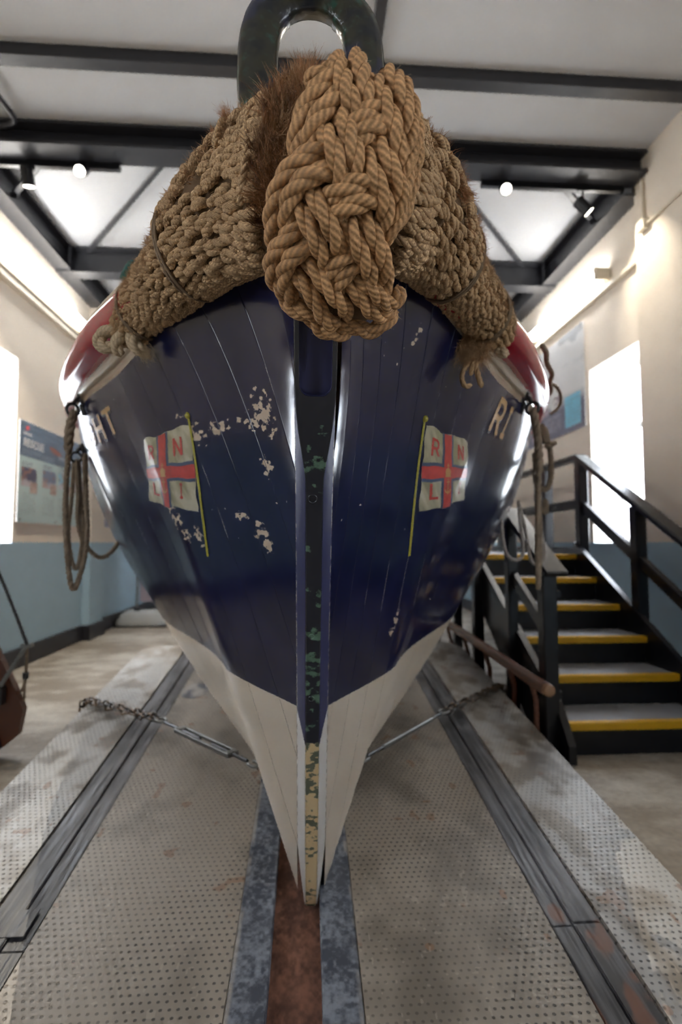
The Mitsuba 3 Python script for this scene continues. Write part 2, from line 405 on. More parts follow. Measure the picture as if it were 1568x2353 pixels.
def tube(pts, r, sides=10, step=None, closed=False, uvlen=True):
    P = resample(pts, step, closed) if step else np.asarray(pts, float)
    t, a, b = frames(P, closed)
    r = np.broadcast_to(np.asarray(r, float), (len(P),)) if np.ndim(r) == 0 or len(np.atleast_1d(r)) == len(P) else np.interp(np.linspace(0, 1, len(P)), np.linspace(0, 1, len(r)), r)
    th = np.arange(sides) * 2 * np.pi / sides
    V = P[:, None] + r[:, None, None] * (np.cos(th)[None, :, None] * a[:, None] + np.sin(th)[None, :, None] * b[:, None])
    v, f = skin(V, closed)
    s = np.r_[0, np.cumsum(np.linalg.norm(np.diff(P, axis=0), axis=1))]
    uv = np.stack(np.broadcast_arrays(th[None, :] / (2 * np.pi), s[:, None]), -1).reshape(-1, 2)
    if not closed:
        uv = np.vstack([uv, [[0, 0], [0, s[-1]]]])
    return v, f, uv


def join(parts):
    v, f, u, k = [], [], [], 0
    for a, b, c in parts:
        v.append(a); f.append(b + k); u.append(c); k += len(a)
    return np.vstack(v), np.vstack(f), np.vstack(u)


def rope(pts, R, lay=5.4, step=0.004, sides=9, hand=1, phase=0.0):
    """A three-strand laid rope along the curve: (vertices, faces, uv)."""
    P = resample(pts, step)
    t, a, b = frames(P)
    s = np.r_[0, np.cumsum(np.linalg.norm(np.diff(P, axis=0), axis=1))]
    out = []
    end = np.clip(np.minimum(s, s[-1] - s) / (0.8 * R), 0.35, 1) ** 0.5
    for k in range(3):
        ph = phase + k * 2 * np.pi / 3 + hand * s * 2 * np.pi / (lay * R)
        Q = P + 0.45 * R * end[:, None] * (np.cos(ph)[:, None] * a + np.sin(ph)[:, None] * b)
        out.append(tube(Q, 0.555 * R * end, sides))
    return join(out)


def add3(key, vfu, mat, smooth=True, **k):
    return add(key, (vfu[0], vfu[1]), mat, smooth=smooth, uv=vfu[2], **k)


def mani(mesh):
    return m3.Manifold(m3.Mesh(np.asarray(mesh.vertices, np.float32), np.asarray(mesh.faces, np.uint32)))


def mbox(lo, hi):
    lo, hi = np.array(lo, float), np.array(hi, float)
    return m3.Manifold.cube((hi - lo).tolist()).translate(lo.tolist())


def empty(key, label, cat, group=None):
    key = num(key); tag(key, label, cat, group)
    return key


# ------------------------------------------------------------------ the room
WL, WR, Y0, Y1, ZC = -2.8, 2.9, -3.2, 11.0, 4.5
WIN = [(4.24, 5.14, 1.2, 2.98), (7.9, 8.8, 1.2, 2.98), (-1.9, -.75, 1.2, 2.98)]
XS, SLOPE, Z0 = -0.03, 0.12, -0.16          # the cradle: centre line, slope, height at y = 0


def zs(y):
    return Z0 + SLOPE * y


floor_m = mbox((WL - .1, Y0 - .1, -.12), (WR + .1, Y1 + .1, 0)) - mbox((XS - 1.305, -.6, -1), (XS + 1.305, 2.2, 1))
pit = mbox((XS - 1.4, -.7, -.5), (XS + 1.4, 2.3, -.001)) - mbox((XS - 1.305, -.6, -.4), (XS + 1.305, 1.5, 1)) - mbox((WL, Y0, -.12), (WR, Y1, .1))
add('floor', floor_m + pit, 'm_floor', smooth=False, kind='structure', label='worn buff concrete floor of the boathouse')
add('ceiling', cbox((WL - .4, Y0 - .1, ZC), (WR + .4, Y1 + .1, ZC + .15), .01), 'm_ceiling', smooth=False, kind='structure', label='white plaster ceiling above the dark steel beams')
wl = mbox((WL - .42, Y0, -.12), (WL, Y1, ZC)); wr = mbox((WR, Y0, -.12), (WR + .42, Y1, ZC))
for a, b, z0, z1 in WIN:
    wl = wl - mbox((WL - 1, a, z0), (WL + 1, b, z1)); wr = wr - mbox((WR - 1, a, z0), (WR + 1, b, z1))
add('wall_left', wl, 'm_wall', smooth=False, kind='structure', label='cream wall with blue dado on the left of the boat')
add('wall_right', wr, 'm_wall', smooth=False, kind='structure', label='cream wall with blue dado behind the stairs')
add('trim_20', mbox((WL, 6.72, 0), (WL + .09, 7.15, ZC)), 'm_wall', smooth=False, kind='structure', label='pilaster on the left wall')
add('trim_21', mbox((WR - .07, 1.2, 0), (WR, 4.22, ZC)), 'm_wall', smooth=False, kind='structure', label='pier on the right wall nearest the camera')
add('wall_back', mbox((WL - .4, Y1, -.12), (WR + .4, Y1 + .2, ZC)), 'm_wall', smooth=False, kind='structure', label='end wall behind the boat')
DOOR = [cbox((-1.75 + .44 * i, Y0 + .004, .01), (-1.75 + .44 * i + .432, Y0 + .06, 3.3), .006) for i in range(8)]
for i, d_ in enumerate(DOOR):
    add(num('door_1__board'), d_, 'm_door', smooth=False)
tag('door_1', label='dark boarded boathouse doors facing the bow', kind='structure')
add('wall_front', mbox((WL - .4, Y0 - .2, -.12), (WR + .4, Y0, ZC)), 'm_wall', smooth=False, kind='structure', label='end wall facing the bow')
bl = [cbox((WL, Y0, 0), (WL + .03, 6.72, .185)), cbox((WL, 6.69, 0), (WL + .12, 7.18, .185)), cbox((WL, 7.15, 0), (WL + .03, Y1, .185))]
add('baseboard_left', cat_(bl), 'm_baseboard', smooth=False, kind='structure', label='black baseboard along the left wall')
add('baseboard_right', cat_([cbox((WR, 4.22, 0), (WR + -.03, Y1, .185)), cbox((WR - .1, 1.2, 0), (WR - .0, 4.25, .185))]), 'm_baseboard', smooth=False, kind='structure', label='black baseboard along the right wall')

k = 0
for side, xw, s in (('left', WL, -1), ('right', WR, 1)):
    for a, b, z0, z1 in WIN:
        k += 1
        w = f'window_{k}'
        xi = xw + s * .30
        fr = [cbox((xi, a, z0), (xi + s * .05, a + .05, z1)), cbox((xi, b - .05, z0), (xi + s * .05, b, z1)), cbox((xi, a, z0), (xi + s * .05, b, z0 + .05)), cbox((xi, a, z1 - .05), (xi + s * .05, b, z1))]
        add(w + '__window_frame', cat_(fr), 'm_white', smooth=False)
        tag(w, label=f'tall white-framed window in the {side} wall, ' + ('beside the bow' if 0 < a < 6 else 'further back along the boat' if a > 6 else 'near the doors'), kind='structure')
        zm = 2.35
        for i, (y0_, y1_, za, zb) in enumerate([(a + .05, b - .05, zm - .03, zm + .03), ((a + b) / 2 - .015, (a + b) / 2 + .015, z0 + .05, zm - .03), ((a + b) / 2 - .015, (a + b) / 2 + .015, zm + .03, z1 - .05)]):
            add(num(w + '__glazing_bar'), cbox((xi + s * .01, y0_, za), (xi + s * .045, y1_, zb)), 'm_white', smooth=False)
        for y0_, y1_ in ((a + .05, (a + b) / 2 - .015), ((a + b) / 2 + .015, b - .05)):
            for za, zb in ((z0 + .05, zm - .03), (zm + .03, z1 - .05)):
                x = xi + s * .028
                add(num(w + '__pane'), (np.array([[x, y0_, za], [x, y1_, za], [x, y1_, zb], [x, y0_, zb]]), np.array([[0, 1, 2], [0, 2, 3]])), 'm_glass', smooth=False)

# steelwork under the ceiling
k = 0


def beam(mesh, label, smooth=False, name='trim'):
    global k
    k += 1
    add(f'trim_{k}', mesh, 'm_steel', smooth=smooth, kind='structure', label=label)


beam(ibeam((WL, 4.12, 4.395), (WR, 4.12, 4.395), .21, .19, .022, .012), 'deep black steel cross beam that carries the track lights')
beam(ibeam((WL, 5.87, 4.345), (WR, 5.87, 4.345), .17, .285, .016, .01), 'dark grey steel cross beam over the boat, further back')
beam(bar((WL, 3.43, 4.46), (WR, 3.43, 4.46), .10, .09), 'slim black ceiling beam nearest the camera')
beam(bar((.43, Y0, 4.465), (.43, 3.38, 4.465), .07, .07), 'short black ceiling joist above the bow ring')
beam(ibeam((WL + .09, 4.2, 4.35), (WL + .09, Y1, 4.35), .17, .27, .016, .01), 'dark steel beam along the top of the left wall')
beam(ibeam((WR - .09, 4.2, 4.35), (WR - .09, Y1, 4.35), .17, .27, .016, .01), 'dark steel beam along the top of the right wall')
beam(ibeam((WL, 8.2, 4.345), (WR, 8.2, 4.345), .17, .285, .016, .01), 'dark steel cross beam far back over the boat')
beam(bar((-1.12, 4.2, 4.42), (-2.45, 5.78, 4.42), .045, .02), 'thin diagonal steel brace left of the rope fender')
beam(bar((1.12, 4.2, 4.42), (2.50, 5.78, 4.42), .045, .02), 'thin diagonal steel brace right of the rope fender')
beam(bar((-2.16, 4.22, 4.33), (-2.68, 4.72, 4.33), .05, .03), 'short corner brace by the left track light')
beam(bar((2.16, 4.22, 4.33), (2.78, 4.76, 4.33), .05, .03), 'short corner brace by the right track light')
v, f, u = tube(resample([(-2.24, -3.19, 4.42), (-2.24, 0.5, 4.42), (-2.24, 2.5, 4.42), (-2.24, 3.85, 4.42), (-2.25, 3.95, 4.42), (-2.33, 4.0, 4.42), (-2.8, 4.0, 4.42)], .03), .022, 10)
beam((v, f), 'black bent pipe under the ceiling at the upper left', smooth=True)
for s, xw in ((-1, WL + .12), (1, WR - .12)):
    beam(cat_([prism([(0, 0), (.09, 0), (0, .15)], frame_mat((xw - s * .0, 5.78, 4.22), (xw - s * .012, 5.78, 4.22))[0], .012), cbox((xw - s * .03, 5.74, 4.21), (xw - s * .05, 5.80, 4.48))]), f'steel gusset where the cross beam meets the {"left" if s < 0 else "right"} wall beam')

# ------------------------------------------------------------------ lamps
def strip_light(x, y0, y1, z, s, label):
    t = empty('strip_light', label, 'strip light')
    add(t + '__housing', cbox((x + s * .075, y0, z - .05), (x + s * .03, y1, z + .05)), 'm_trunking', smooth=False)
    P = [(x + s * (-.028), y0 + .03, z), (x + s * (-.028), y1 - .03, z)]
    v, f, u = tube(np.linspace(P[0], P[1], 12), .044, 14)
    add(t + '__diffuser', (v, f), 'm_white', smooth=True, emitter={'type': 'area', 'radiance': {'type': 'rgb', 'value': [TUBE, TUBE * .99, TUBE * .97]}}, label='glowing white tube')
    for y in (y0, y1):
        add(num(t + '__end_cap'), cbox((x + s * .07, y - .02, z - .055), (x - s * .075, y + .02, z + .055)), 'm_trunking', smooth=False)


strip_light(WL + .08, 4.15, 6.4, 3.81, -1, 'long white fluorescent strip light high on the left wall')
strip_light(WR - .08, 4.72, 6.3, 3.79, 1, 'long white fluorescent strip light high on the right wall above the display board')


def pipe_run(name, pts, r, label):
    t = empty(name, label, 'conduit')
    v, f, u = tube(resample(pts, .04), r, 8)
    add(t + '__pipe', (v, f), 'm_trunking', smooth=True)
    return t


t = empty('cable_trunking', 'cream cable trunking under the left wall strip light', 'trunking')
add(t + '__channel', cbox((WL + .002, 1.0, 3.60), (WL + .06, 6.70, 3.67)), 'm_trunking', smooth=False)
add(t + '__lid', cbox((WL + .002, 1.0, 3.675), (WL + .075, 6.70, 3.69)), 'm_trunking', smooth=False)
t = empty('cable_trunking', 'cream cable trunking under the right wall strip light', 'trunking')
add(t + '__channel', cbox((WR, 4.225, 3.64), (WR - .05, 8.5, 3.69)), 'm_trunking', smooth=False)
add(num(t + '__coupling'), cbox((WR, 4.98, 3.63), (WR - .06, 5.06, 3.70)), 'm_trunking', smooth=False)
t = pipe_run('wall_conduit', [(WR - .09, 2.2, 3.86), (WR - .09, 3.6, 3.86), (WR - .09, 4.1, 3.86)], .014, 'thin cream conduit on the right wall pier running to the strip light')
add(t + '__junction_box', cbox((WR - .13, 4.02, 3.82), (WR - .07, 4.12, 3.91)), 'm_trunking', smooth=False)
v, f, u = tube(resample([(WR - .09, 4.08, 3.9), (WR - .09, 4.08, 4.1), (WR - .09, 4.08, 4.28)], .04), .014, 8)
add(t + '__riser', (v, f), 'm_trunking', smooth=True)


def spot_body(t, c, d, r=.048, L=.15):
    d = np.array(d, float); d /= np.linalg.norm(d); c = np.array(c, float)
    M, _ = frame_mat(c, c + d)
    prof = [(-L / 2, r * .8), (-L / 2 + .006, r), (L / 2 - .004, r), (L / 2, r * .97), (L / 2 - .004, r * .86)]
    th = np.arange(24) * 2 * np.pi / 24
    V = np.array([[(x, rr * math.cos(a), rr * math.sin(a)) for a in th] for x, rr in prof])
    v, f = skin(V); v = v @ M[:3, :3].T + M[:3, 3]
    add(t + '__barrel', (v, f), 'm_black', smooth=40)
    disk = np.array([(L / 2 - .003, r * .86 * math.cos(a), r * .86 * math.sin(a)) for a in th]) @ M[:3, :3].T + M[:3, 3]
    dv = np.vstack([disk, disk.mean(0)]); j = np.arange(24)
    add(t + '__lens', (dv, np.stack([j, (j + 1) % 24, j * 0 + 24], 1)), 'm_white', smooth=False, emitter={'type': 'area', 'radiance': {'type': 'rgb', 'value': [SPOT, SPOT * .86, SPOT * .66]}}, label='lit lens')
    e = c + d * (L / 2 + .004)
    return e, d


def track_spot(c, d, top, label, power, cone):
    t = empty('track_spotlight', label, 'spotlight')
    e, d = spot_body(t, c, d)
    c = np.array(c, float)
    add(t + '__stem', bar(c, (c[0], c[1], top), .014, .014), 'm_black', smooth=False)
    add(t + '__adaptor', cbox((c[0] - .05, c[1] - .016, top - .014), (c[0] + .05, c[1] + .016, top + .003)), 'm_black', smooth=False)
    scene[t + '_beam'] = {'type': 'spot', 'to_world': T().look_at(origin=e.tolist(), target=(e + d).tolist(), up=[0.1, 0.9, 0.3]), 'intensity': {'type': 'rgb', 'value': [power, power * .90, power * .74]}, 'cutoff_angle': cone, 'beam_width': cone * .6}


ZT = 4.275
add('light_track', cbox((-3.0 + .25, 4.20, 4.25), (-1.55, 4.245, 4.30)), 'm_black', smooth=False, label='black lighting track under the cross beam left of the fender', cat='lighting track')
add('light_track_001', cbox((1.47, 4.20, 4.25), (2.74, 4.245, 4.30)), 'm_black', smooth=False, label='black lighting track under the cross beam right of the fender', cat='lighting track')
track_spot((-2.285, 4.225, 4.17), (.05, .25, -.9), 4.246, 'black track spotlight pointing down at the far left', 8, 32)
track_spot((-1.84, 4.18, 4.215), (.10, -.75, -.66), 4.245, 'black track spotlight left of the fender with its glowing lens facing the bow', 9, 38)
track_spot((1.67, 4.18, 4.215), (-.22, -.75, -.60), 4.245, 'black track spotlight right of the fender with its glowing lens facing the bow', 9, 38)
track_spot((2.36, 4.20, 4.10), (.62, -.10, -.72), 4.246, 'black track spotlight hung low and aimed at the right wall', 1.5, 36)

# ------------------------------------------------------------------ the boat
XB = 0.014
_z = np.linspace(-.1, 2.25, 400)
stem_y = PI([-.1, .06, .3, .62, .76, 1.02, 1.25, 1.6, 2.0, 2.25], [2.1, 1.80, 1.67, 1.545, 1.49, 1.375, 1.26, 1.03, .88, .82])
_zk = PI(stem_y(_z)[::-1], _z[::-1])
XG = PI([.90, 1.0, 1.1, 1.3, 1.58, 1.78, 2.0, 2.17, 2.5, 2.8, 3.2, 3.7, 4.5, 6, 8], [.045, .085, .165, .345, .57, .715, .85, .95, 1.12, 1.24, 1.375, 1.45, 1.49, 1.46, 1.20])
ZG = PI([.88, 1.3, 1.5, 1.75, 2.4, 3, 4, 6, 8], [1.885, 1.885, 1.893, 1.905, 1.935, 1.955, 1.97, 2.05, 2.2])
_YK = [.9, 1.3, 1.8, 2.5, 3.5, 8.5]
SA, SB = PI(_YK, [.68, .72, .87, 1.334, 1.886, 2.4]), PI(_YK, [1.0, 1.0, .99, .72, .736, .74])


def z_keel(y):
    return np.where(y < 2.05, np.maximum(_zk(np.clip(y, .835, 2.09)), zs(y) + .002), zs(y) + .002)


def hull(y, w, s):
    """The planked surface: y along the boat, w from keel (0) to gunwale (1), s the side (-1 left, 1 right)."""
    y, w = np.broadcast_arrays(np.asarray(y, float), np.asarray(w, float))
    y = np.clip(y, .885, 8.0)
    k = z_keel(y)
    x = .044 + (XG(y) - .044) * (1 - (1 - w) ** SA(y)) ** SB(y)
    return np.stack([XB + s * x, y, k + (ZG(y) - k) * w], -1)


def hull_n(y, w, s):
    e = 1e-3
    du = hull(y + e, w, s) - hull(y - e, w, s); dw = hull(y, np.minimum(w + e, .9999), s) - hull(y, np.maximum(w - e, 1e-4), s)
    n = np.cross(du, dw) * -s
    n = n / (np.linalg.norm(n, axis=-1, keepdims=True) + 1e-12)
    return np.where((n[..., :1] * s) < 0, -n, n)


def hull_yz(y, z, s, off=0.0):
    """The point of the planking at y and height z, off metres out from it."""
    y = np.asarray(y, float); k = z_keel(y)
    w = np.clip((np.asarray(z, float) - k) / (ZG(y) - k), .002, .998)
    return hull(y, w, s) + off * hull_n(y, w, s)


tag('boat', 'blue and white wooden lifeboat with a red gunwale, bow towards the viewer', 'boat')
W = np.r_[np.linspace(0, .2, 16)[:-1], np.linspace(.2, .932, 44)]
for s in (-1, 1):
    y0 = .62 if s > 0 else .885
    edges = list(np.arange(y0 + (.05 if s < 0 else .04), 3.6, .125)) + list(np.arange(3.7, 8.2, .36))
    if s < 0:
        edges = [.885] + edges
    for a, b in zip(edges[:-1], edges[1:]):
        b2 = b - 1e-5
        us = np.array([0, .012, .03, .27, .5, .73, .97, .988, 1.0])
        skew = .5 * (1 - W) if s > 0 else 0 * W
        Y = a + (b2 - a) * us[None, :] + skew[:, None]
        Yc = np.clip(Y, .885, 8.0)
        if (Yc.max(1) - Yc.min(1)).max() < 1e-4:
            continue
        V = hull(Yc, W[:, None], s)
        dip = np.where((us < .005) | (us > .995), .0016, np.where((us < .02) | (us > .98), .0003, 0))
        V = V - dip[None, :, None] * hull_n(Yc, W[:, None] + 0 * Yc, s)
        n, m = V.shape[:2]
        i, j = np.meshgrid(np.arange(n - 1), np.arange(m - 1), indexing='ij')
        q = np.stack([i * m + j, i * m + j + 1, (i + 1) * m + j + 1, (i + 1) * m + j], -1).reshape(-1, 4)
        if s > 0:
            q = q[:, ::-1]
        v = V.reshape(-1, 3)
        f = np.vstack([q[:, [0, 1, 2]], q[:, [0, 2, 3]]])
        ar = np.linalg.norm(np.cross(v[f[:, 1]] - v[f[:, 0]], v[f[:, 2]] - v[f[:, 0]]), axis=1)
        f = f[ar > 1e-9]
        if len(f) < 4:
            continue
        uv = np.stack(np.broadcast_arrays(us[None, :], W[:, None]), -1).reshape(-1, 2)
        add(num('boat__plank'), (v, f), 'm_hull', smooth=True, uv=uv)

# cream sheer strip, red rubbing wale, capping
YS = np.r_[np.linspace(.89, 1.3, 24), np.linspace(1.33, 3.6, 70), np.linspace(3.7, 8, 30)]


def sheer_frame(s):
    P = hull(YS, np.full_like(YS, .9999), s)
    t = np.gradient(P, axis=0); t[:, 2] = 0; t /= np.linalg.norm(t, axis=1, keepdims=True)
    nrm = np.cross(t, [0, 0, 1.0]); nrm *= np.sign(nrm[:, :1] * s + 1e-9)
    nrm[0] = nrm[1]
    return P, nrm


for s in (-1, 1):
    P, nr = sheer_frame(s)
    lo = hull(YS, np.full_like(YS, .930), s) + .0008 * hull_n(YS, np.full_like(YS, .930), s)
    up = P + nr * .004
    mid = hull(YS, np.full_like(YS, .965), s) + .004 * hull_n(YS, np.full_like(YS, .965), s)
    inn = P - nr * .03
    V = np.stack([lo, mid, up, inn], 1) if s > 0 else np.stack([lo, mid, up, inn][::-1], 1)
    v, f = skin(V, caps=False); add(num('boat__sheer_strip'), (v, f), 'm_cream_paint', smooth=40, label='cream strip below the red wale')
    prof = [(.0, -.062)] + [(.016 + .046 * math.cos(a), .052 * math.sin(a)) for a in np.linspace(-1.25, 1.25, 13)] + [(.0, .05), (-.03, .05), (-.03, -.05)]
    V = np.stack([P + nr * a + np.array([0, 0, b - .012]) for a, b in prof], 1)
    v, f = skin(V); m = trimesh.Trimesh(v, f, process=False); m.fix_normals()
    add(num('boat__wale'), m, 'm_red', smooth=40, label='glossy red rounded rubbing wale')
    prof = [(-.06, .0), (.030, .0), (.036, .006), (.036, .018), (.028, .026), (-.06, .026)]
    V = np.stack([P + nr * a + np.array([0, 0, b + .037]) for a, b in prof], 1)
    v, f = skin(V); m = trimesh.Trimesh(v, f, process=False); m.fix_normals()
    add(num('boat__capping'), m, 'm_cream_paint', smooth=30, label='cream capping on the gunwale')
L_, R_ = hull(YS, .98, -1), hull(YS, .98, 1)
v, f = skin(np.stack([L_, .5 * (L_ + R_) + [0, 0, .03], R_], 1), caps=False)
add('boat__deck', np.array(v) * 1.0 if False else (v, f), 'm_cream_paint', smooth=False)
ws = np.linspace(0.001, .999, 24)
tr = np.vstack([hull(8.0, ws, 1), hull(8.0, ws[::-1], -1)])
tv = np.vstack([tr, tr.mean(0)]); j = np.arange(len(tr))
add('boat__transom', (tv, np.stack([j, (j + 1) % len(tr), j * 0 + len(tr)], 1)), 'm_red', smooth=False)

# stem: timber with sloping cheeks, metal band that widens to a plate with a slot
ZST = np.r_[np.linspace(.055, .3, 12), np.linspace(.33, 1.90, 90)]


def stem_pt(z, fwd):
    y = stem_y(z); d = (stem_y(z + .01) - stem_y(z - .01)) / .02
    n = np.stack([-np.ones_like(z), d], -1); n /= np.linalg.norm(n, axis=-1, keepdims=True)   # forward normal in (y, z)
    return y + n[:, 0] * fwd, z + n[:, 1] * fwd


def stem_sweep(zz, prof):
    cols = []
    for x, fw in prof:
        x = np.broadcast_to(x, zz.shape); fw = np.broadcast_to(fw, zz.shape)
        y, z = stem_pt(zz, 0 * zz)
        d = (stem_y(zz + .01) - stem_y(zz - .01)) / .02
        n = np.stack([-np.ones_like(zz), d], -1); n /= np.linalg.norm(n, axis=-1, keepdims=True)
        cols.append(np.stack([XB + x, y + n[:, 0] * fw, z + n[:, 1] * fw], -1))
    v, f = skin(np.stack(cols, 1)); m = trimesh.Trimesh(v, f, process=False); m.fix_normals()
    return m


taper = np.interp(ZST, [.05, .28, .5], [.026, .043, .0435])
add('boat__stem', stem_sweep(ZST, [(-taper, -.03), (-taper, .004), (-.0205, .040), (.0205, .040), (taper, .004), (taper, -.03)]), 'm_stem', smooth=20, label='stem post painted blue above and white below')
hw = np.interp(ZST, [.05, .3, 1.34, 1.37, 1.42, 1.46, 1.50, 1.54, 2.1], [.0165, .0185, .0195, .0205, .029, .036, .0405, .0425, .0430])
band = stem_sweep(ZST, [(-hw, .030), (-hw, .043), (-hw + .002, .0455), (hw - .002, .0455), (hw, .043), (hw, .030)])
slot2 = m3.CrossSection.square([.066, .70], True).offset(0)
cs = m3.CrossSection([[(math.copysign(.033 - .022, c) * 1.0 + .022 * math.cos(a), .022 * math.sin(a)) for c, a0 in ((1, 0), (-1, math.pi / 2), (-1, math.pi), (1, 3 * math.pi / 2)) for a in [0]]]) if False else None
pts = [(-.033, .45), (-.033, .024)] + [(-.011 - .022 * math.cos(a), .024 - .022 * math.sin(a)) for a in np.linspace(.1, 1.5, 8)] + [(.011 + .022 * math.cos(a), .024 - .022 * math.sin(a)) for a in np.linspace(1.5, .1, 8)] + [(.033, .024), (.033, .45)]
import shapely
slot = trimesh.creation.extrude_polygon(shapely.Polygon(pts), .12, engine='earcut')
zb = 1.512; d_ = float((stem_y(1.75) - stem_y(1.55)) / .20)
ax_u = np.array([0, d_, 1.0]); ax_u /= np.linalg.norm(ax_u); ax_n = np.cross(ax_u, [1, 0, 0]); ax_n /= np.linalg.norm(ax_n)
ax_n = ax_n * (-1 if ax_n[1] > 0 else 1)
M = np.eye(4); M[:3, 0] = [1, 0, 0]; M[:3, 1] = ax_u; M[:3, 2] = np.cross([1, 0, 0], ax_u); yb = float(stem_y(zb))
nb = np.array([0, M[1, 2], M[2, 2]])
M[:3, 3] = np.array([XB, yb, zb]) + (ax_n * .018 if M[1, 2] < 0 else ax_n * .138)
slot.apply_transform(M); slot.fix_normals()
cut = mani(band) - mani(slot)
mm = cut.to_mesh()
add('boat__stem_band', trimesh.Trimesh(mm.vert_properties[:, :3], mm.tri_verts), 'm_band', smooth=25, label='dark metal stem band, patched green, flaking to cream at its foot')
stem_m = scene.pop('boat__stem')
sm = mani(stem_sweep(ZST, [(-taper, -.03), (-taper, .004), (-.0205, .040), (.0205, .040), (taper, .004), (taper, -.03)])) - mani(slot)
mm = sm.to_mesh()
add('boat__stem', trimesh.Trimesh(mm.vert_properties[:, :3], mm.tri_verts), 'm_stem', smooth=20)
for zz_, r in ((1.325, .010), (.80, .008), (.98, .007)):
    y, z = stem_pt(np.array([zz_]), .0455)
    c = np.array([XB - .004, y[0], z[0]])
    th = np.linspace(0, 2 * np.pi, 18, endpoint=False)
    e1, e2 = np.array([1.0, 0, 0]), ax_u
    v, f, u = tube(c + r * (np.cos(th)[:, None] * e1 + np.sin(th)[:, None] * e2), .0022, 6, closed=True)
    add(num('boat__stem_band__bolt'), (v, f), 'm_band', smooth=True)

# the bow ring: three bronze castings forming an upright eye on the stem head
t = 'bow_fairlead'
tag(t, 'oval dark bronze fairlead ring standing on the stem head behind the rope knot', 'fairlead ring')
RC, RA, RB = np.array([.004, 1.15, 2.352]), .122, .122


_rp = resample([(x, z) for x, z in [(0, .122), (.047, .1125), (.086, .086), (.113, .046), (.122, 0), (.125, -.09), (.118, -.17), (.095, -.245), (.055, -.30), (0, -.315), (-.055, -.30), (-.095, -.245), (-.118, -.17), (-.125, -.09), (-.122, 0), (-.113, .046), (-.086, .086), (-.047, .1125)]], .006, True)


def ring_seg(q0, q1, grow=1.0):
    n = len(_rp); idx = np.arange(int(q0 * n), int(q1 * n) + 1) % n
    tg = np.roll(_rp, -1, 0) - np.roll(_rp, 1, 0); tg /= np.linalg.norm(tg, axis=1, keepdims=True)
    P = RC + np.stack([_rp[idx, 0], 0 * idx, _rp[idx, 1]], -1)
    nr = np.stack([-tg[idx, 1], 0 * idx, tg[idx, 0]], -1)
    pf = [(-.040, -.020), (-.046, -.012), (-.047, .0), (-.046, .012), (-.040, .020), (-.01, .034), (.020, .032), (.038, .020), (.046, 0), (.038, -.020), (.020, -.032), (-.01, -.034)]
    V = np.stack([P + nr * (r * grow) + np.array([0, 1, 0]) * (q * grow) for r, q in pf], 1)
    v, f = skin(V); m = trimesh.Trimesh(v, f, process=False); m.fix_normals()
    return m


add(t + '__side', ring_seg(.075, .51), 'm_bronze', smooth=50)
add(t + '__side_001', ring_seg(.49, .925), 'm_bronze', smooth=50)
add(t + '__crown', ring_seg(.915, 1.085, .93), 'm_bronze', smooth=50)
for s in (-1, 1):
    a = .60 * s
    c = RC + np.array([RA * math.sin(a) * 1.06, -.032, RB * math.cos(a) * 1.06])
    v, f, u = tube([c + [0, -.004, 0], c + [0, .02, 0]], .0075, 10)
    add(num(t + '__bolt'), (v, f), 'm_iron', smooth=40)
add(t + '__foot', cbox((-.060, 1.08, 1.85), (.070, 1.22, 2.03), .02), 'm_bronze', smooth=False)

# painted flags on both bows
def bil(c, u, v):
    """Corners tl, tr, br, bl (each y, z); u to the right, v upwards as the photograph shows the flag."""
    tl, tr, br, bl = map(np.array, c)
    u, v = np.asarray(u, float)[..., None], np.asarray(v, float)[..., None]
    return (bl * (1 - u) + br * u) * (1 - v) + (tl * (1 - u) + tr * u) * v


def on_flag(c, s, m2, off):
    """A flat mesh in flag coordinates laid on the planking."""
    v = np.asarray(m2.vertices); yz = bil(c, v[:, 0], v[:, 1])
    wob = 0.004 * np.sin(v[:, 0] * 9 + 1) * (abs(v[:, 1] - .5) * 2) ** 2
    P = hull_yz(yz[:, 0], yz[:, 1] + wob, s, off)
    return P, np.asarray(m2.faces), v[:, :2]


def flat(poly, size=.06):
    m = trimesh.creation.extrude_polygon(poly, 1.0, engine='earcut') if False else None
    vs, fs = trimesh.creation.triangulate_polygon(poly, engine='earcut')
    v3 = np.c_[vs, 0 * vs[:, 0]]
    v3, fs = trimesh.remesh.subdivide_to_size(v3, fs, size, max_iter=12)
    return trimesh.Trimesh(v3, fs, process=False)


def letter(ch, x0, y0, w, h):
    m = meshkit.text_mesh(ch, 1.0, .01, bold=True)
    b = m.bounds; v = m.vertices
    top = m.faces[(m.face_normals[:, 2] > .9)]
    q = np.c_[x0 + (v[:, 0] - b[0, 0]) / max(b[1, 0] - b[0, 0], 1e-6) * w, y0 + (v[:, 1] - b[0, 1]) / (b[1, 1] - b[0, 1]) * h, 0 * v[:, 0]]
    q, top = trimesh.remesh.subdivide_to_size(q, top, .08, max_iter=12)
    return trimesh.Trimesh(q, top, process=True)


def rect(x0, y0, x1, y1, n=10, amp=0.0, seed=0):
    xs = np.linspace(x0, x1, n); w = lambda a, k: amp * np.sin(a * 17 + k + seed)
    lo = [(x, y0 + w(x, 0)) for x in xs]; hi = [(x, y1 + w(x, 2)) for x in xs[::-1]]
    ys = np.linspace(y0, y1, n)[1:-1]
    return shapely.Polygon(lo + [(x1 + w(y, 4), y) for y in ys] + hi + [(x0 + w(y, 6), y) for y in ys[::-1]])


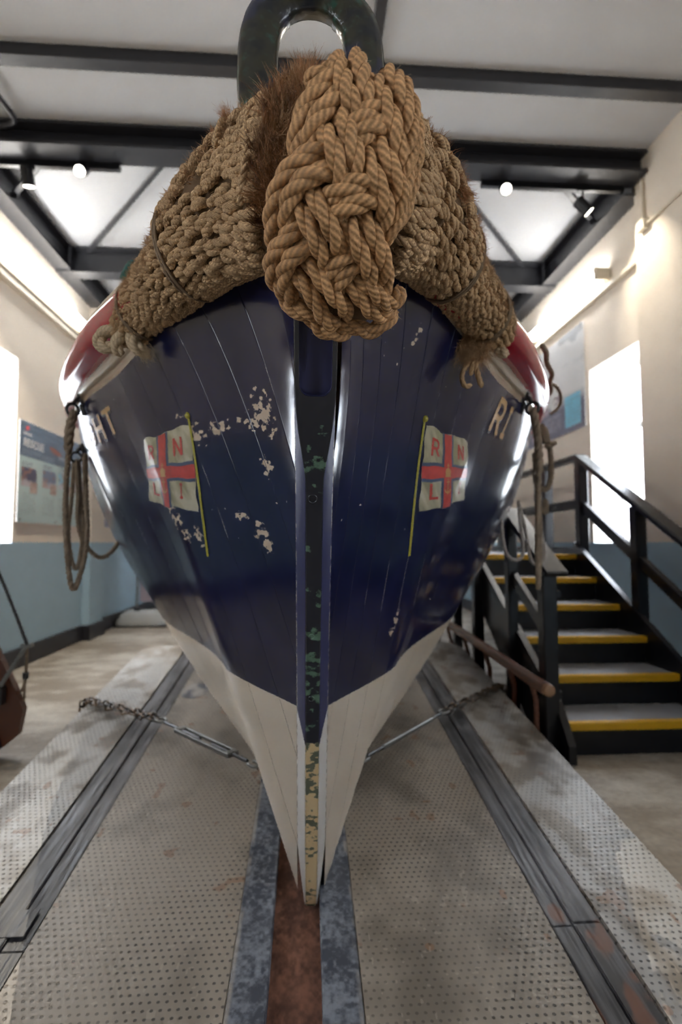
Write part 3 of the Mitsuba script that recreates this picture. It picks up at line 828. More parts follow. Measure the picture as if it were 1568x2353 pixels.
def painted_flag(s, corners, pole, hoist_right):
    t = 'boat__flag' if s < 0 else 'boat__flag_001'
    tag(t, label='painted white flag with a red cross and red capital letters on the ' + ('left' if s < 0 else 'right') + ' bow')
    def put(name, m2, mat, off):
        P, f, uv = on_flag(corners, s, m2, off)
        n = np.cross(P[f[:, 1]] - P[f[:, 0]], P[f[:, 2]] - P[f[:, 0]]).sum(0)
        if n[1] > 0:
            f = f[:, ::-1]
        add(num(f'{t}__{name}'), (P, f), mat, smooth=True, uv=uv)
    put('field', flat(rect(0, 0, 1, 1, 16, .012, 3 * s)), 'm_flag', .0016)
    xc, yc, bw, rw = (.47, .48, .118, .078)
    cross = lambda w: shapely.union_all([rect(xc - w, -.005, xc + w, 1.005, 12, .006, 1), rect(-.005, yc - w, 1.005, yc + w, 12, .008, 2)]).buffer(0)
    put('cross_border', flat(cross(bw)), 'm_flag_blue', .0023)
    put('red_cross', flat(cross(rw)), 'm_flag_red', .0030)
    for ch, x, y in (('R', .13, .68), ('N', .69, .68), ('L', .14, .13), ('I', .76, .13)):
        put('letter', letter(ch, x, y, .16 if ch != 'I' else .045, .21), 'm_flag_red', .0030)
    crown = shapely.union_all([shapely.Point(xc, .49).buffer(.055), shapely.box(xc - .055, .42, xc + .055, .45), shapely.box(xc - .007, .54, xc + .007, .61), shapely.box(xc - .022, .57, xc + .022, .585)])
    anchor = shapely.union_all([shapely.box(xc - .008, .18, xc + .008, .40), shapely.box(xc - .035, .345, xc + .035, .36), shapely.Point(xc, .255).buffer(.065).difference(shapely.Point(xc, .27).buffer(.05)).difference(shapely.box(0, .255, 1, 1))])
    put('crown', flat(shapely.affinity.scale(crown, 1, 1)), 'm_gold', .0037)
    put('anchor', flat(anchor), 'm_gold', .0037)
    (ya, za), (yb, zb2) = pole
    q = np.linspace(0, 1, 60)
    P = np.array([hull_yz(ya + (yb - ya) * i, za + (zb2 - za) * i, s, .0022) for i in q])
    w_ = np.interp(q, [0, .02, .05, 1], [.004, .0062, .0058, .0066])
    tt = np.gradient(P, axis=0); nn = np.array([hull_n(ya + (yb - ya) * i, .6, s) for i in q]); sd = np.cross(tt, nn); sd /= np.linalg.norm(sd, axis=1, keepdims=True)
    v, f = skin(np.stack([P - sd * w_[:, None], P + .0022 * nn, P + sd * w_[:, None]], 1), caps=False)
    add(t + '__pole', (v, f), 'm_flag_pole', smooth=False)
    ball = trimesh.creation.icosphere(2, .0105); ball.apply_scale([1, 1, 1]); ball.apply_translation(hull_yz(ya, za + .004, s, .0))
    add(t + '__finial', ball, 'm_flag_pole', smooth=True)


import shapely.affinity
painted_flag(-1, [(1.817, 1.553), (1.544, 1.548), (1.649, 1.297), (1.988, 1.356)], ((1.537, 1.569), (1.676, 1.159)), True)
painted_flag(1, [(1.512, 1.548), (1.756, 1.550), (1.941, 1.365), (1.623, 1.296)], ((1.495, 1.560), (1.649, 1.160)), False)

# the boat's name, gold letters with a dark drop shadow
def name_letters(word, s, y0, dy, z0, z1, step):
    for i, ch in enumerate(word):
        for part, mat, off, sh in (('letter_shadow', 'm_letter_shadow', .0014, .010), ('letter', 'm_gold', .0022, 0)):
            m2 = letter(ch, 0, 0, 1, 1); v = m2.vertices
            w = dy * (.35 if ch == 'I' else 1)
            yy_ = y0 + i * step + ((1 - v[:, 0]) if s < 0 else v[:, 0]) * w + sh * .5
            P = hull_yz(yy_, z0 + (z1 - z0) * v[:, 1] - sh, s, off)
            f = m2.faces; n = np.cross(P[f[:, 1]] - P[f[:, 0]], P[f[:, 2]] - P[f[:, 0]]).sum(0)
            add(num(f'boat__name_{part}'), (P, f if n[0] * s > 0 else f[:, ::-1]), mat, smooth=False)


name_letters('THG', -1, 2.005, .10, 1.622, 1.722, .135)
name_letters('RI', 1, 1.900, .105, 1.625, 1.755, .14)

# ------------------------------------------------------------------ the tipping cradle under the boat
tag('slipway_cradle', 'sloping steel-plated boat cradle with dimpled deck plates under the lifeboat', 'boat cradle')
YE = 4.40


def on_slope(poly, z0, z1, bev=.004):
    """A prism standing on the cradle's slope: poly in (x from the centre line, y), from z0 to z1 above the deck plane."""
    poly = shapely.Polygon(poly) if not hasattr(poly, 'exterior') else poly
    b = min(bev, (z1 - z0) * .45)
    lo = np.array(poly.exterior.coords)[:-1]; top = np.array(poly.buffer(-b, join_style=2).exterior.coords)[:-1]
    if len(top) != len(lo):
        m = trimesh.creation.extrude_polygon(poly, z1 - z0, engine='earcut'); v = m.vertices + [0, 0, z0]; f = m.faces
    else:
        i0 = np.argmin(np.linalg.norm(top - lo[0], axis=1)); top = np.roll(top, -i0, 0)
        V = np.stack([np.c_[lo, 0 * lo[:, 0] + z0], np.c_[lo, 0 * lo[:, 0] + z1 - b], np.c_[top, 0 * top[:, 0] + z1]])
        v, f = skin(V, caps=False)
        tv, tf = trimesh.creation.triangulate_polygon(shapely.Polygon(top), engine='earcut')
        v = np.vstack([v, np.c_[tv, 0 * tv[:, 0] + z1]]); f = np.vstack([f, tf + len(V.reshape(-1, 3))])
    v = np.array(v); v[:, 2] += zs(v[:, 1]); v[:, 0] += XS
    m = trimesh.Trimesh(v, f, process=False)
    return m


def bx(x0, x1, y0, y1):
    return [(x0, y0), (x1, y0), (x1, y1), (x0, y1)]


def rounded_end(x0, x1, y0, y1, r, side):
    """A strip whose far outer corner is rounded."""
    if side < 0:
        arc = [(x0 + r - r * math.cos(a), y1 - r + r * math.sin(a)) for a in np.linspace(0, math.pi / 2, 9)]
        return [(x0, y0), (x1, y0), (x1, y1)] + arc[::-1]
    arc = [(x1 - r + r * math.cos(a), y1 - r + r * math.sin(a)) for a in np.linspace(0, math.pi / 2, 9)]
    return [(x0, y0), (x1, y0)] + arc + [(x0, y1)]


YN = -.45
B = .004
add('slipway_cradle__frame', on_slope(rounded_end(-1.29, -.075, YN, YE - .01, .16, -1), -.16, -.012), 'm_slab_side', smooth=False)
add('slipway_cradle__frame_001', on_slope(rounded_end(.075, 1.29, YN, YE - .01, .16, 1), -.16, -.012), 'm_slab_side', smooth=False)
for i, (a, b, mat, nm, lift) in enumerate([(-1.30, -.935, 'm_plate', 'edge_plate', 0), (.935, 1.30, 'm_plate', 'edge_plate', 0)]):
    add(f'slipway_cradle__{nm}' + ('_001' if i else ''), on_slope(rounded_end(a, b, YN, YE, .17, -1 if i == 0 else 1), -.10, lift, .012), mat, smooth=40)
for s in (-1, 1):
    for ya, yb in ((YN, 1.62), (1.623, 3.32), (3.323, YE)):
        add(num('slipway_cradle__rubbing_strip'), on_slope(bx(*sorted((s * .845, s * .932)), ya, yb), -.05, .006, .003), 'm_strip', smooth=False, label='worn black rubbing strip')
        add(num('slipway_cradle__bed_strip'), on_slope(bx(*sorted((s * .778, s * .8435)), ya, yb), -.05, -.002, .002), 'm_strip', smooth=False)
    add(num('slipway_cradle__deck_plate'), on_slope(bx(*sorted((s * .178, s * .776)), YN, YE), -.05, 0, .002), 'm_plate', smooth=False)
    add(num('slipway_cradle__keel_way'), on_slope(bx(*sorted((s * .072, s * .1765)), YN, YE), -.06, .004, .003), 'm_granite', smooth=False, label='speckled blue-grey keel way')
add('slipway_cradle__channel', on_slope(bx(-.0745, .0745, YN, YE), -.16, -.045, .001), 'm_rust', smooth=False, label='rust brown channel floor')
add('slipway_cradle__hatch', on_slope(bx(-.905, -.80, 1.66, 1.76), .0055, .008, .002), 'm_strip', smooth=False)
m = on_slope([(-.69 + .085 * math.cos(a), 3.46 + .12 * math.sin(a)) for a in np.linspace(0, 2 * math.pi, 20, endpoint=False)], -.01, .002, .001)
add('slipway_cradle__cover_plate', m, 'm_granite', smooth=False)


# holding-down chains with their rigging screws
def link_mesh(c, d, nrm, L=.050, Wd=.034, r=.0055):
    d = d / np.linalg.norm(d); nrm = nrm - d * (nrm @ d); nrm /= np.linalg.norm(nrm)
    a = np.linspace(0, 2 * np.pi, 14, endpoint=False)
    ca, sa = np.cos(a), np.sin(a)
    x = np.sign(ca) * (L - Wd) / 2 + ca * (Wd / 2 - r); y = sa * (Wd / 2 - r)
    P = c + x[:, None] * d + y[:, None] * nrm
    v, f, u = tube(P, r, 7, closed=True)
    return v, f


def tie_down(label, s, edge, hook, end, bodystyle):
    t = empty('tie_down_chain', label, 'chain')
    edge, hook, end = (np.array(q, float) for q in (edge, hook, end))
    d = hook - edge; n = int(np.linalg.norm(d) / .037); du = d / np.linalg.norm(d)
    sd = np.cross(du, [0, 0, 1.0]); sd /= np.linalg.norm(sd)
    i_ = 0
    for lane in (-.016, .016):
        for i in range(-2, n):
            p = edge + du * .037 * (i + .5) + sd * lane
            if i < 0:
                p = edge + np.array([s * .012, 0, .037 * (i + .6)]) + sd * lane
            p = p + [0, 0, .006 * math.sin(i * 1.7) + (.0 if i < n - 3 else .004)]
            dd = du if i >= 0 else np.array([0, 0, 1.0])
            nr = sd if i % 2 else np.cross(du, sd) + .6 * sd
            if i < 0:
                nr = sd if i % 2 else np.array([1.0, .3, 0])
            add(num(t + '__link'), link_mesh(p, dd, nr), 'm_chain', smooth=True)
    # shackle
    v, f, u = tube(resample([hook - du * .01 + sd * .02, hook + du * .025 + sd * .024, hook + du * .055, hook + du * .025 - sd * .024, hook - du * .01 - sd * .02], .006), .0075, 9)
    add(num(t + '__shackle'), (v, f), 'm_galv', smooth=True)
    v, f, u = tube([hook - sd * .035, hook + sd * .035], .008, 9)
    add(num(t + '__shackle__pin'), (v, f), 'm_galv', smooth=40)
    e = end - hook; eu = e / np.linalg.norm(e); LL = np.linalg.norm(e)
    upv = np.cross(sd, eu)
    a, b = hook + eu * .07, hook + eu * (LL - .03)
    q = lambda k: a + (b - a) * k
    if bodystyle == 'open':
        fr = [bar(q(.22) + sd * o, q(.80) + sd * o, .012, .020, .003) for o in (-.025, .025)] + [bar(q(.19) - eu * .0, q(.24), .062, .022, .004), bar(q(.78), q(.83), .062, .022, .004)]
        add(t + '__turnbuckle', cat_(fr), 'm_galv', smooth=False)
        v, f, u = tube([q(0), q(.46)], .0085, 9); add(t + '__turnbuckle__screw', (v, f), 'm_iron', smooth=40)
        v, f, u = tube([q(.60), q(.97)], .0085, 9); add(t + '__turnbuckle__screw_001', (v, f), 'm_iron', smooth=40)
    else:
        v, f, u = tube(np.array([q(.12), q(.13), q(.80), q(.81)]), np.array([.006, .0115, .0115, .006]), 10); add(t + '__turnbuckle', (v, f), 'm_galv', smooth=40)
        v, f, u = tube([q(-.05), q(.99)], .0075, 9); add(t + '__turnbuckle__screw', (v, f), 'm_iron', smooth=40)
    v, f, u = tube(resample([b + sd * .016, b + eu * .03 + sd * .02, b + eu * .055, b + eu * .03 - sd * .02, b - sd * .016], .006), .0075, 9)
    add(num(t + '__shackle'), (v, f), 'm_galv', smooth=True)
    for i in range(4):
        p = b + eu * (.065 + .037 * i)
        add(num(t + '__link'), link_mesh(p, eu, sd if i % 2 else upv), 'm_chain', smooth=True)


tie_down('rusty chain and open turnbuckle holding the boat on the left of the cradle', -1, (-1.33, 3.30, .258), (-.79, 2.90, .262), (-.22, 2.28, .268), 'open')
tie_down('rusty chain and slim rigging screw holding the boat on the right of the cradle', 1, (1.272, 3.43, .268), (.77, 2.94, .262), (.24, 2.32, .262), 'closed')

# ------------------------------------------------------------------ low wooden rail beside the cradle
t = empty('wooden_rail', 'low reddish brown round wooden rail on posts between the cradle and the stairs', 'rail')
P = np.array([(1.262, 2.72, .430), (1.262, 2.76, .430), (1.264, 3.4, .445), (1.27, 4.9, .475)])
v, f, u = tube(resample(P, .05), .034, 14); add(t + '__pole', (v, f), 'm_wood', smooth=50)
v, f, u = tube([(1.262, 2.695, .4295), (1.262, 2.70, .4295), (1.262, 2.722, .43)], np.array([.024, .031, .0345]), 14); add(t + '__worn_end', (v, f), 'm_wood_end', smooth=50)
for y in (2.98, 3.30, 3.75, 4.25, 4.75):
    v, f, u = tube([(1.312, y, 0), (1.312, y, .30), (1.275, y, .435)], .015, 10); add(num(t + '__post'), (v, f), 'm_wood', smooth=40)

# ------------------------------------------------------------------ the stairs
t = 'staircase'
tag(t, 'black timber staircase with grey treads and yellow nosings up to the viewing platform', 'staircase')
RISE, GO, YS0 = .1832, .311, 2.61
XL, XR = 1.46, 2.36
for i in range(1, 7):
    y, z = YS0 + GO * i, RISE * i
    d = GO + .02 if i < 6 else 2.6
    m = cbox((XL + .0, y + .045, z - .035), (XR, y + d, z), .004)
    add(num(t + '__tread'), m, 'm_tread', smooth=False, label='grey tread' if i < 6 else 'grey platform deck')
    k_ = labels and [q for q in scene if q.startswith(t + '__tread')][-1]
    add(k_ + '__nosing', cbox((XL - .005, y - .005, z - .042), (XR + .005, y + .045, z + .004), .006), 'm_yellow', smooth=False, label='yellow nosing')
    add(num(t + '__riser'), cbox((XL, y + .02, z - RISE), (XR, y + .04, z - .04), .002), 'm_black', smooth=False)
sl = RISE / GO


def line_z(y, off):
    return RISE + (y - (YS0 + GO)) * sl + off


for x, s in ((XL - .045, 0), (XR + .005, 1)):
    y0, y1 = YS0 + GO - .06, YS0 + GO * 6 + .05
    poly = [(y0 - .05, 0), (y0 - .05, .10), (y0 + .10, line_z(y0 + .10, .085)), (y1, line_z(y1, .085)), (y1, line_z(y1, -.26)), (y0 + .40, 0)]
    m = trimesh.creation.extrude_polygon(shapely.Polygon(poly), .042, engine='earcut'); v = m.vertices
    m.vertices = np.stack([v[:, 2] + x, v[:, 0], v[:, 1]], 1); m.fix_normals()
    add(num(t + '__stringer'), m, 'm_black', smooth=False)


def post(x, y, z0, z1, w=.085):
    add(num(t + '__post'), cbox((x - w / 2, y - w / 2, z0), (x + w / 2, y + w / 2, z1), .006), 'm_black', smooth=False)


XPL, XPR = 1.385, 2.425
post(XPL, 2.97, 0, 1.02); post(XPL + .01, 3.53, 0, 1.37, .07); post(XPL, 4.22, 0, 1.15, .08)
add(num(t + '__handrail'), bar((XPL + .01, 2.86, 1.022), (XPL + .02, 3.56, 1.022 + .70 * sl), .135, .035, .008), 'm_black', smooth=False)
for o in (.40, ):
    add(num(t + '__rail'), bar((XPL + .02, 3.0, line_z(3.0, .44)), (XPL + .02, 3.60, line_z(3.60, .44)), .04, .075), 'm_black', smooth=False)
for y in (3.70, 4.48, 5.15, 6.4):
    post(XPR, y, .0 if y < 4 else 1.0, line_z(y, .83) if y < 4.5 else 1.93, .085)
HR = [((XPR, 2.30, line_z(2.30, .86)), (XPR, 4.49, line_z(4.49, .86))), ((XPR, 4.47, line_z(4.49, .86)), (XPR, 7.0, line_z(4.49, .86)))]
for a, b in HR:
    add(num(t + '__handrail'), bar(a, b, .12, .045, .01), 'm_black', smooth=False)
    a2, b2 = np.array(a) - [.0, 0, .42], np.array(b) - [.0, 0, .42]
    add(num(t + '__rail'), bar(a2, b2, .045, .085, .006), 'm_black', smooth=False)
post(XPR, 2.75, 0, line_z(2.75, .85))
add(num(t + '__edge_board'), cbox((XPR - .05, 4.45, .96), (XPR + .02, 7.0, 1.16)), 'm_black', smooth=False)
for y in (5.3, 6.2):
    add(num(t + '__platform_leg'), cbox((1.5, y, 0), (1.58, y + .08, 1.05)), 'm_black', smooth=False)
    add(num(t + '__platform_leg'), cbox((2.3, y, 0), (2.38, y + .08, 1.05)), 'm_black', smooth=False)
for z in (.93, .36):
    add(num(t + '__kick_block'), cbox((XPL + .04, 2.93, z - RISE * 0 - .045), (XPL + .062, 2.99, z), .003), 'm_black', smooth=False)

# ------------------------------------------------------------------ display boards on the walls
def board(name, label, xw, s, y0, y1, z0, z1, mat):
    t = empty(name, label, 'display board')
    x0, x1 = xw - s * .003, xw - s * .022
    add(t + '__panel', cbox((x0, y0, z0), (x1, y1, z1), .002), 'm_print_white', smooth=False)
    xx = x1 - s * .0012
    V = np.array([[xx, y0 + .002, z0 + .002], [xx, y1 - .002, z0 + .002], [xx, y1 - .002, z1 - .002], [xx, y0 + .002, z1 - .002]])
    F_ = np.array([[0, 1, 2], [0, 2, 3]])
    n = np.cross(V[1] - V[0], V[2] - V[0])
    if n[0] * s > 0:
        F_ = F_[:, ::-1]
    scene[t + '__print'] = mikit.ply((V, F_), mat, smooth=False, uv=np.array([[0, 0], [1, 0], [1, 1], [0, 1.0]]))
    tag(t + '__print', label='printed face')
    for y in (y0 + .04, (y0 + y1) / 2, y1 - .04):
        for z in (z0 + .03, z1 - .03):
            v, f, u = tube([(x1, y, z), (x1 - s * .008, y, z)], .009, 10); add(num(t + '__stud'), (v, f), 'm_galv', smooth=40)
    return t


def wall_text(key, txt, x, y, z, h, mat, s, bold=False):
    m = meshkit.text_mesh(txt, h, .0012, bold=bold); v = m.vertices
    m.vertices = np.stack([x - s * v[:, 2], y + (v[:, 0] if s < 0 else -v[:, 0]), z + v[:, 1]], 1); m.fix_normals()
    add(num(key), m, mat, smooth=False)


t = board('display_board', 'pale teal display board headed RESCUE between the left window and the pilaster', WL, -1, 5.17, 6.69, 1.40, 2.40, 'm_poster_left')
wall_text(t + '__lettering', 'RESCUE', WL + .0235, 5.23, 2.155, .075, 'm_print_white', -1, True)
wall_text(t + '__lettering', 'Lifeboats', WL + .0235, 5.22, 2.268, .028, 'm_print_white', -1, True)
fl = shapely.Polygon([(0, 0), (.06, .012), (.06, .052), (0, .04)])
m = trimesh.creation.extrude_polygon(fl, .001, engine='earcut'); v = m.vertices
m.vertices = np.stack([WL + .0235 + v[:, 2], 5.27 + v[:, 0], 2.312 + v[:, 1]], 1); m.fix_normals()
add(t + '__emblem', m, 'm_print_red', smooth=False)
board('display_board', 'tall grey and slate display board with a turquoise panel by the right window', WR, 1, 5.20, 7.4, 2.42, 3.54, 'm_poster_right')
board('display_board', 'small lilac notice on the left wall beyond the pilaster', WL, -1, 7.3, 7.9, 1.42, 1.9, 'm_poster_lilac')

# ------------------------------------------------------------------ things on the left of the floor
t = empty('display_stand', 'grey stand base with an upright rod and pink panel far back left', 'display stand')
v, f = skin(np.stack([np.array([(-2.42 + r * .36 * math.copysign(abs(math.cos(a)) ** .6, math.cos(a)), 7.95 + r * .26 * math.copysign(abs(math.sin(a)) ** .6, math.sin(a)), z) for a in np.linspace(0, 2 * np.pi, 28, endpoint=False)]) for r, z in ((1, .02), (1.0, .05), (.97, .09), (.82, .17), (.66, .21))]))
add(t + '__base', (v, f), 'm_stone', smooth=40)
add(t + '__plinth', cbox((-2.80 + .01, 7.68, 0), (-2.04, 8.22, .022)), 'm_black', smooth=False)
v, f, u = tube([(-2.5, 7.90, .2), (-2.5, 7.90, 1.25)], .016, 10); add(t + '__rod', (v, f), 'm_galv', smooth=40)
v, f, u = tube([(-2.5, 7.90, .17), (-2.5, 7.90, .26)], .04, 10); add(t + '__collar', (v, f), 'm_iron', smooth=40)
add(t + '__panel', cbox((-2.49, 7.98, .33), (-2.02, 8.0, 1.15)), 'm_pink_panel', smooth=False)

t = empty('rudder', 'brown varnished wooden rudder blade leaning at the left edge, with a metal stay', 'rudder')
poly = [(-2.05, 1.12), (-1.735, .53), (-1.655, .38), (-1.60, .262), (-1.622, .125), (-1.70, .06), (-1.80, .0), (-1.95, .03), (-2.30, .7)]
m = trimesh.creation.extrude_polygon(shapely.Polygon(poly), .045, engine='earcut'); v = m.vertices
m.vertices = np.stack([v[:, 0], 3.10 + v[:, 2] + .05 * v[:, 1], v[:, 1]], 1); m.fix_normals()
add(t + '__blade', m, 'm_board', smooth=False)
m = trimesh.creation.extrude_polygon(shapely.Polygon([(-1.70, .06), (-1.80, .0), (-1.95, .03), (-1.93, .16), (-1.78, .30), (-1.745, .20)]), .05, engine='earcut'); v = m.vertices
m.vertices = np.stack([v[:, 0], 3.075 + v[:, 2] * .9, v[:, 1]], 1); m.fix_normals()
add(t + '__shoe', m, 'm_black', smooth=False)
add(t + '__stay', bar((-1.712, 3.08, .402), (-1.605, 3.14, .615), .022, .022, .004), 'm_galv', smooth=False)
add(t + '__bracket', cbox((-1.745, 3.06, .30), (-1.695, 3.12, .40), .006), 'm_iron', smooth=False)
for dx in (-.02, .02):
    v, f, u = tube([(-1.605 + dx, 3.125, .615), (-1.605 + dx, 3.155, .615)], .012, 10); add(num(t + '__bolt'), (v, f), 'm_galv', smooth=40)
v, f, u = tube(resample([(-2.79, 3.32, 3.3), (-2.06, 3.2, 1.55), (-1.78, 3.18, .985), (-1.605, 3.14, .62)], .05), .009, 8)
add('steering_cable', (v, f), 'm_iron', smooth=True, label='dark cable running down to the metal stay of the rudder', cat='cable')
t = empty('lanyard', 'dark looped rope lanyard hanging from the metal stay of the rudder', 'rope')
add3(t + '__standing_part', rope([(-1.605, 3.14, .60), (-1.607, 3.145, .52), (-1.612, 3.15, .44)], .009, step=.006, sides=6), 'm_hang_rope')
add3(t + '__loop', rope([(-1.612, 3.15, .445), (-1.632, 3.15, .36), (-1.647, 3.15, .305), (-1.630, 3.15, .295), (-1.616, 3.15, .35), (-1.610, 3.152, .445)], .008, step=.006, sides=6), 'm_hang_rope')
v, f, u = tube([(-1.612, 3.15, .425), (-1.612, 3.15, .46)], .017, 10); add(t + '__seizing', (v, f), 'm_iron', smooth=40)

# ------------------------------------------------------------------ lifelines on the boat's sides
def eye_plate(s, y, z):
    p = hull_yz(y, z, s, .0); n = hull_n(np.array(y), .9, s)
    a = [p + [0, 0, .03], p + n * .02 + [0, 0, .028], p + n * .035 + [0, 0, .01]]
    ms = [tube(resample(a, .005), .009, 8)[:2]]
    for dz, dy in ((.045, 0), (-.045, 0), (0, .04), (0, -.04)):
        ms.append(tube([p + n * .004, hull_yz(y + dy, z + dz, s, .004)], .011, 8)[:2])
    th = np.linspace(0, 2 * np.pi, 20, endpoint=False)
    c = p + n * .04 + [0, 0, -.018]; e1 = np.array([n[0] * .75 + .1, -.6, 0]); e1 /= np.linalg.norm(e1)
    ms.append(tube(c + .026 * (np.cos(th)[:, None] * e1 + np.sin(th)[:, None] * np.array([0, 0, 1.0])), .0065, 8, closed=True)[:2])
    add(num('boat__eye_plate'), cat_([trimesh.Trimesh(*q, process=False) for q in ms]), 'm_iron', smooth=40)
    return c + np.array([0, 0, -.02])


cl = eye_plate(-1, 2.317, 1.804)
cr = eye_plate(1, 2.171, 1.806)
cl2 = eye_plate(-1, 2.72, 1.66)


def hang(name, label, runs):
    t = empty(name, label, 'rope')
    for i, (part, pts, R, mat) in enumerate(runs):
        add3(num(t + '__' + part), rope(pts, R, step=.012, sides=6), mat)
    return t


x0, y0, z0 = cl
hang('lifeline', 'brown lifeline rope hanging from the forward eye on the left bow', [
    ('fall', [(x0, y0, z0 + .02), (x0 - .005, y0 - .01, z0 - .12), (x0 - .012, y0 - .01, 1.45), (x0 + .0, y0, 1.12), (x0 + .022, y0 + .012, 1.005), (x0 + .048, y0 + .03, 1.10), (x0 + .045, y0 + .06, 1.36), (x0 + .02, y0 + .09, 1.60)], .0125, 'm_hang_rope'),
    ('splice', [(x0 + .012, y0 - .012, z0 + .012), (x0 - .002, y0 - .014, z0 - .06), (x0 - .006, y0 - .012, z0 - .17)], .021, 'm_hang_rope')])
x0, y0, z0 = cl2
hang('lifeline', 'thinner grey looped lifeline hanging from the second eye on the left side', [
    ('fall', [(x0, y0, z0 + .01), (x0 + .015, y0, 1.45), (x0 + .045, y0 + .05, 1.18), (x0 + .10, y0 + .1, 1.125), (x0 + .16, y0 + .16, 1.20), (x0 + .19, y0 + .22, 1.42), (x0 + .14, y0 + .3, 1.62)], .0125, 'm_hang_rope'),
    ('fall', [(x0 - .01, y0, z0), (x0 - .018, y0, 1.40), (x0 - .012, y0, 1.14), (x0 + .010, y0 + .01, 1.07), (x0 + .028, y0 + .02, 1.15), (x0 + .024, y0 + .02, 1.40), (x0 + .008, y0 + .01, z0 + .01)], .0115, 'm_hang_rope')])
x0, y0, z0 = cr
hang('lifeline', 'brown lifeline rope hanging from the forward eye on the right bow', [
    ('splice', [(x0 - .005, y0 - .01, z0 + .02), (x0 + .01, y0 - .014, z0 - .08), (x0 + .018, y0 - .012, z0 - .26)], .0185, 'm_hang_rope'),
    ('fall', [(x0 + .016, y0 - .012, z0 - .22), (x0 + .012, y0 - .01, 1.42), (x0 + .006, y0, 1.1), (x0 + .012, y0 + .01, 1.01), (x0 + .024, y0 + .02, 1.10), (x0 + .026, y0 + .03, 1.5)], .0115, 'm_hang_rope')])
t = empty('lifeline', 'pale grey cord looped low along the right side of the hull', 'rope')
for pts in ([(1.02, 2.72, 1.42), (.995, 2.62, 1.25), (1.03, 2.60, 1.12), (1.085, 2.62, 1.12), (1.105, 2.64, 1.24), (1.10, 2.66, 1.42)], [(1.10, 2.66, 1.40), (1.16, 2.7, 1.20), (1.195, 2.7, 1.09), (1.235, 2.72, 1.09), (1.25, 2.75, 1.30), (1.26, 2.8, 1.6)]):
    add3(num(t + '__cord'), rope(pts, .0105, step=.012, sides=6), 'm_grey_cord')
t = empty('grab_rope', 'brown knotted rope loop hung from the red gunwale on the right', 'rope')
add3(t + '__loop', rope([(1.345, 2.9, 1.865), (1.385, 2.9, 1.76), (1.395, 2.9, 1.65), (1.39, 2.9, 1.57), (1.355, 2.9, 1.505), (1.318, 2.9, 1.52), (1.302, 2.9, 1.62), (1.298, 2.9, 1.72)], .0165, step=.01, sides=7), 'm_hang_rope')
add3(t + '__knot', rope([(1.352, 2.885, 1.75), (1.385, 2.88, 1.762), (1.42, 2.885, 1.775)], .017, step=.008, sides=7), 'm_hang_rope')
v, f, u = tube(resample([(1.338, 2.9, 1.885), (1.352, 2.9, 1.84), (1.372, 2.9, 1.775)], .01), np.array([.014, .030, .029, .02]), 12); add3(t + '__seizing', (v, f, u), 'm_hang_rope')
add3(t + '__tail', rope([(1.30, 2.9, 1.62), (1.31, 2.9, 1.50), (1.318, 2.89, 1.40), (1.345, 2.89, 1.375), (1.355, 2.9, 1.45)], .017, step=.01, sides=7), 'm_hang_rope')
t = empty('gunwale_rope', 'dark rope laced along the outside of the red gunwale on the right', 'rope')
yy = np.linspace(1.95, 2.75, 9)
P = np.array([hull(y, .9999, 1) for y in yy]); nn = np.array([hull_n(np.array(y), .95, 1) for y in yy]); nn[:, 2] = 0; nn /= np.linalg.norm(nn, axis=1, keepdims=True)
off = .070 + .006 * np.sin(np.arange(9) * 2.1)
add3(t + '__run', rope(P + nn * off[:, None] + np.array([0, 0, .045]), .011, step=.01, sides=6), 'm_hang_rope')
add3(t + '__loop', rope([P[6] + nn[6] * .08 + [0, 0, .06], P[7] + nn[7] * .12 + [0, 0, .04], P[8] + nn[8] * .11 + [0, 0, -.03], P[8] + nn[8] * .08 + [0, 0, -.05]], .009, step=.01, sides=6), 'm_hang_rope')

# ------------------------------------------------------------------ the rope bow fender
SP = np.array([(*at(px, py, y), r) for px, py, y, r in [(287, 772, 1.60, .052), (350, 688, 1.45, .080), (412, 622, 1.25, .088), (482, 535, 1.10, .106), (570, 460, 1.0, .131), (705, 418, .92, .146),
               (850, 428, .95, .147), (945, 470, 1.03, .128), (1005, 562, 1.15, .094), (1052, 640, 1.30, .080), (1115, 722, 1.47, .072), (1150, 775, 1.62, .046)]])
_s = np.r_[0, np.cumsum(np.linalg.norm(np.diff(SP[:, :3], axis=0), axis=1))]
SPL = PI(_s, SP); SLEN = _s[-1]
BAND = [_s[0] + .10, (_s[2] * .55 + _s[3] * .45), (_s[8] * .45 + _s[9] * .55), _s[11] - .16]   # where the twine lashings sit


def spine(s):
    s = np.asarray(s, float)
    q = SPL(np.clip(s, 0, SLEN)); p, r = q[..., :3], q[..., 3].copy()
    r = np.where((s < BAND[1]) | (s > BAND[2]), r * .97, r * 1.03)
    t = SPL(np.clip(s + .01, 0, SLEN))[..., :3] - SPL(np.clip(s - .01, 0, SLEN))[..., :3]
    t[..., 1] *= np.interp(r, [.08, .13], [.8, .1])
    t /= np.linalg.norm(t, axis=-1, keepdims=True)
    n0 = EYE - p; n0 = n0 - t * (n0 * t).sum(-1, keepdims=True); n0 /= np.linalg.norm(n0, axis=-1, keepdims=True)
    u0 = np.cross(n0, t); u0 = u0 * np.sign(u0[..., 2:])
    return p, r, t, n0, u0


def skin_pt(s, phi, k=1.0):
    """A point of the fender's surface; phi = 0 faces the bow's front, positive upwards. Also its outward normal, along and around directions."""
    p, r, t, n0, u0 = spine(s)
    phi = np.asarray(phi, float)[..., None]
    n = np.cos(phi) * n0 + np.sin(phi) * u0; c = -np.sin(phi) * n0 + np.cos(phi) * u0
    return p + n * (r * k)[..., None], n, t, c


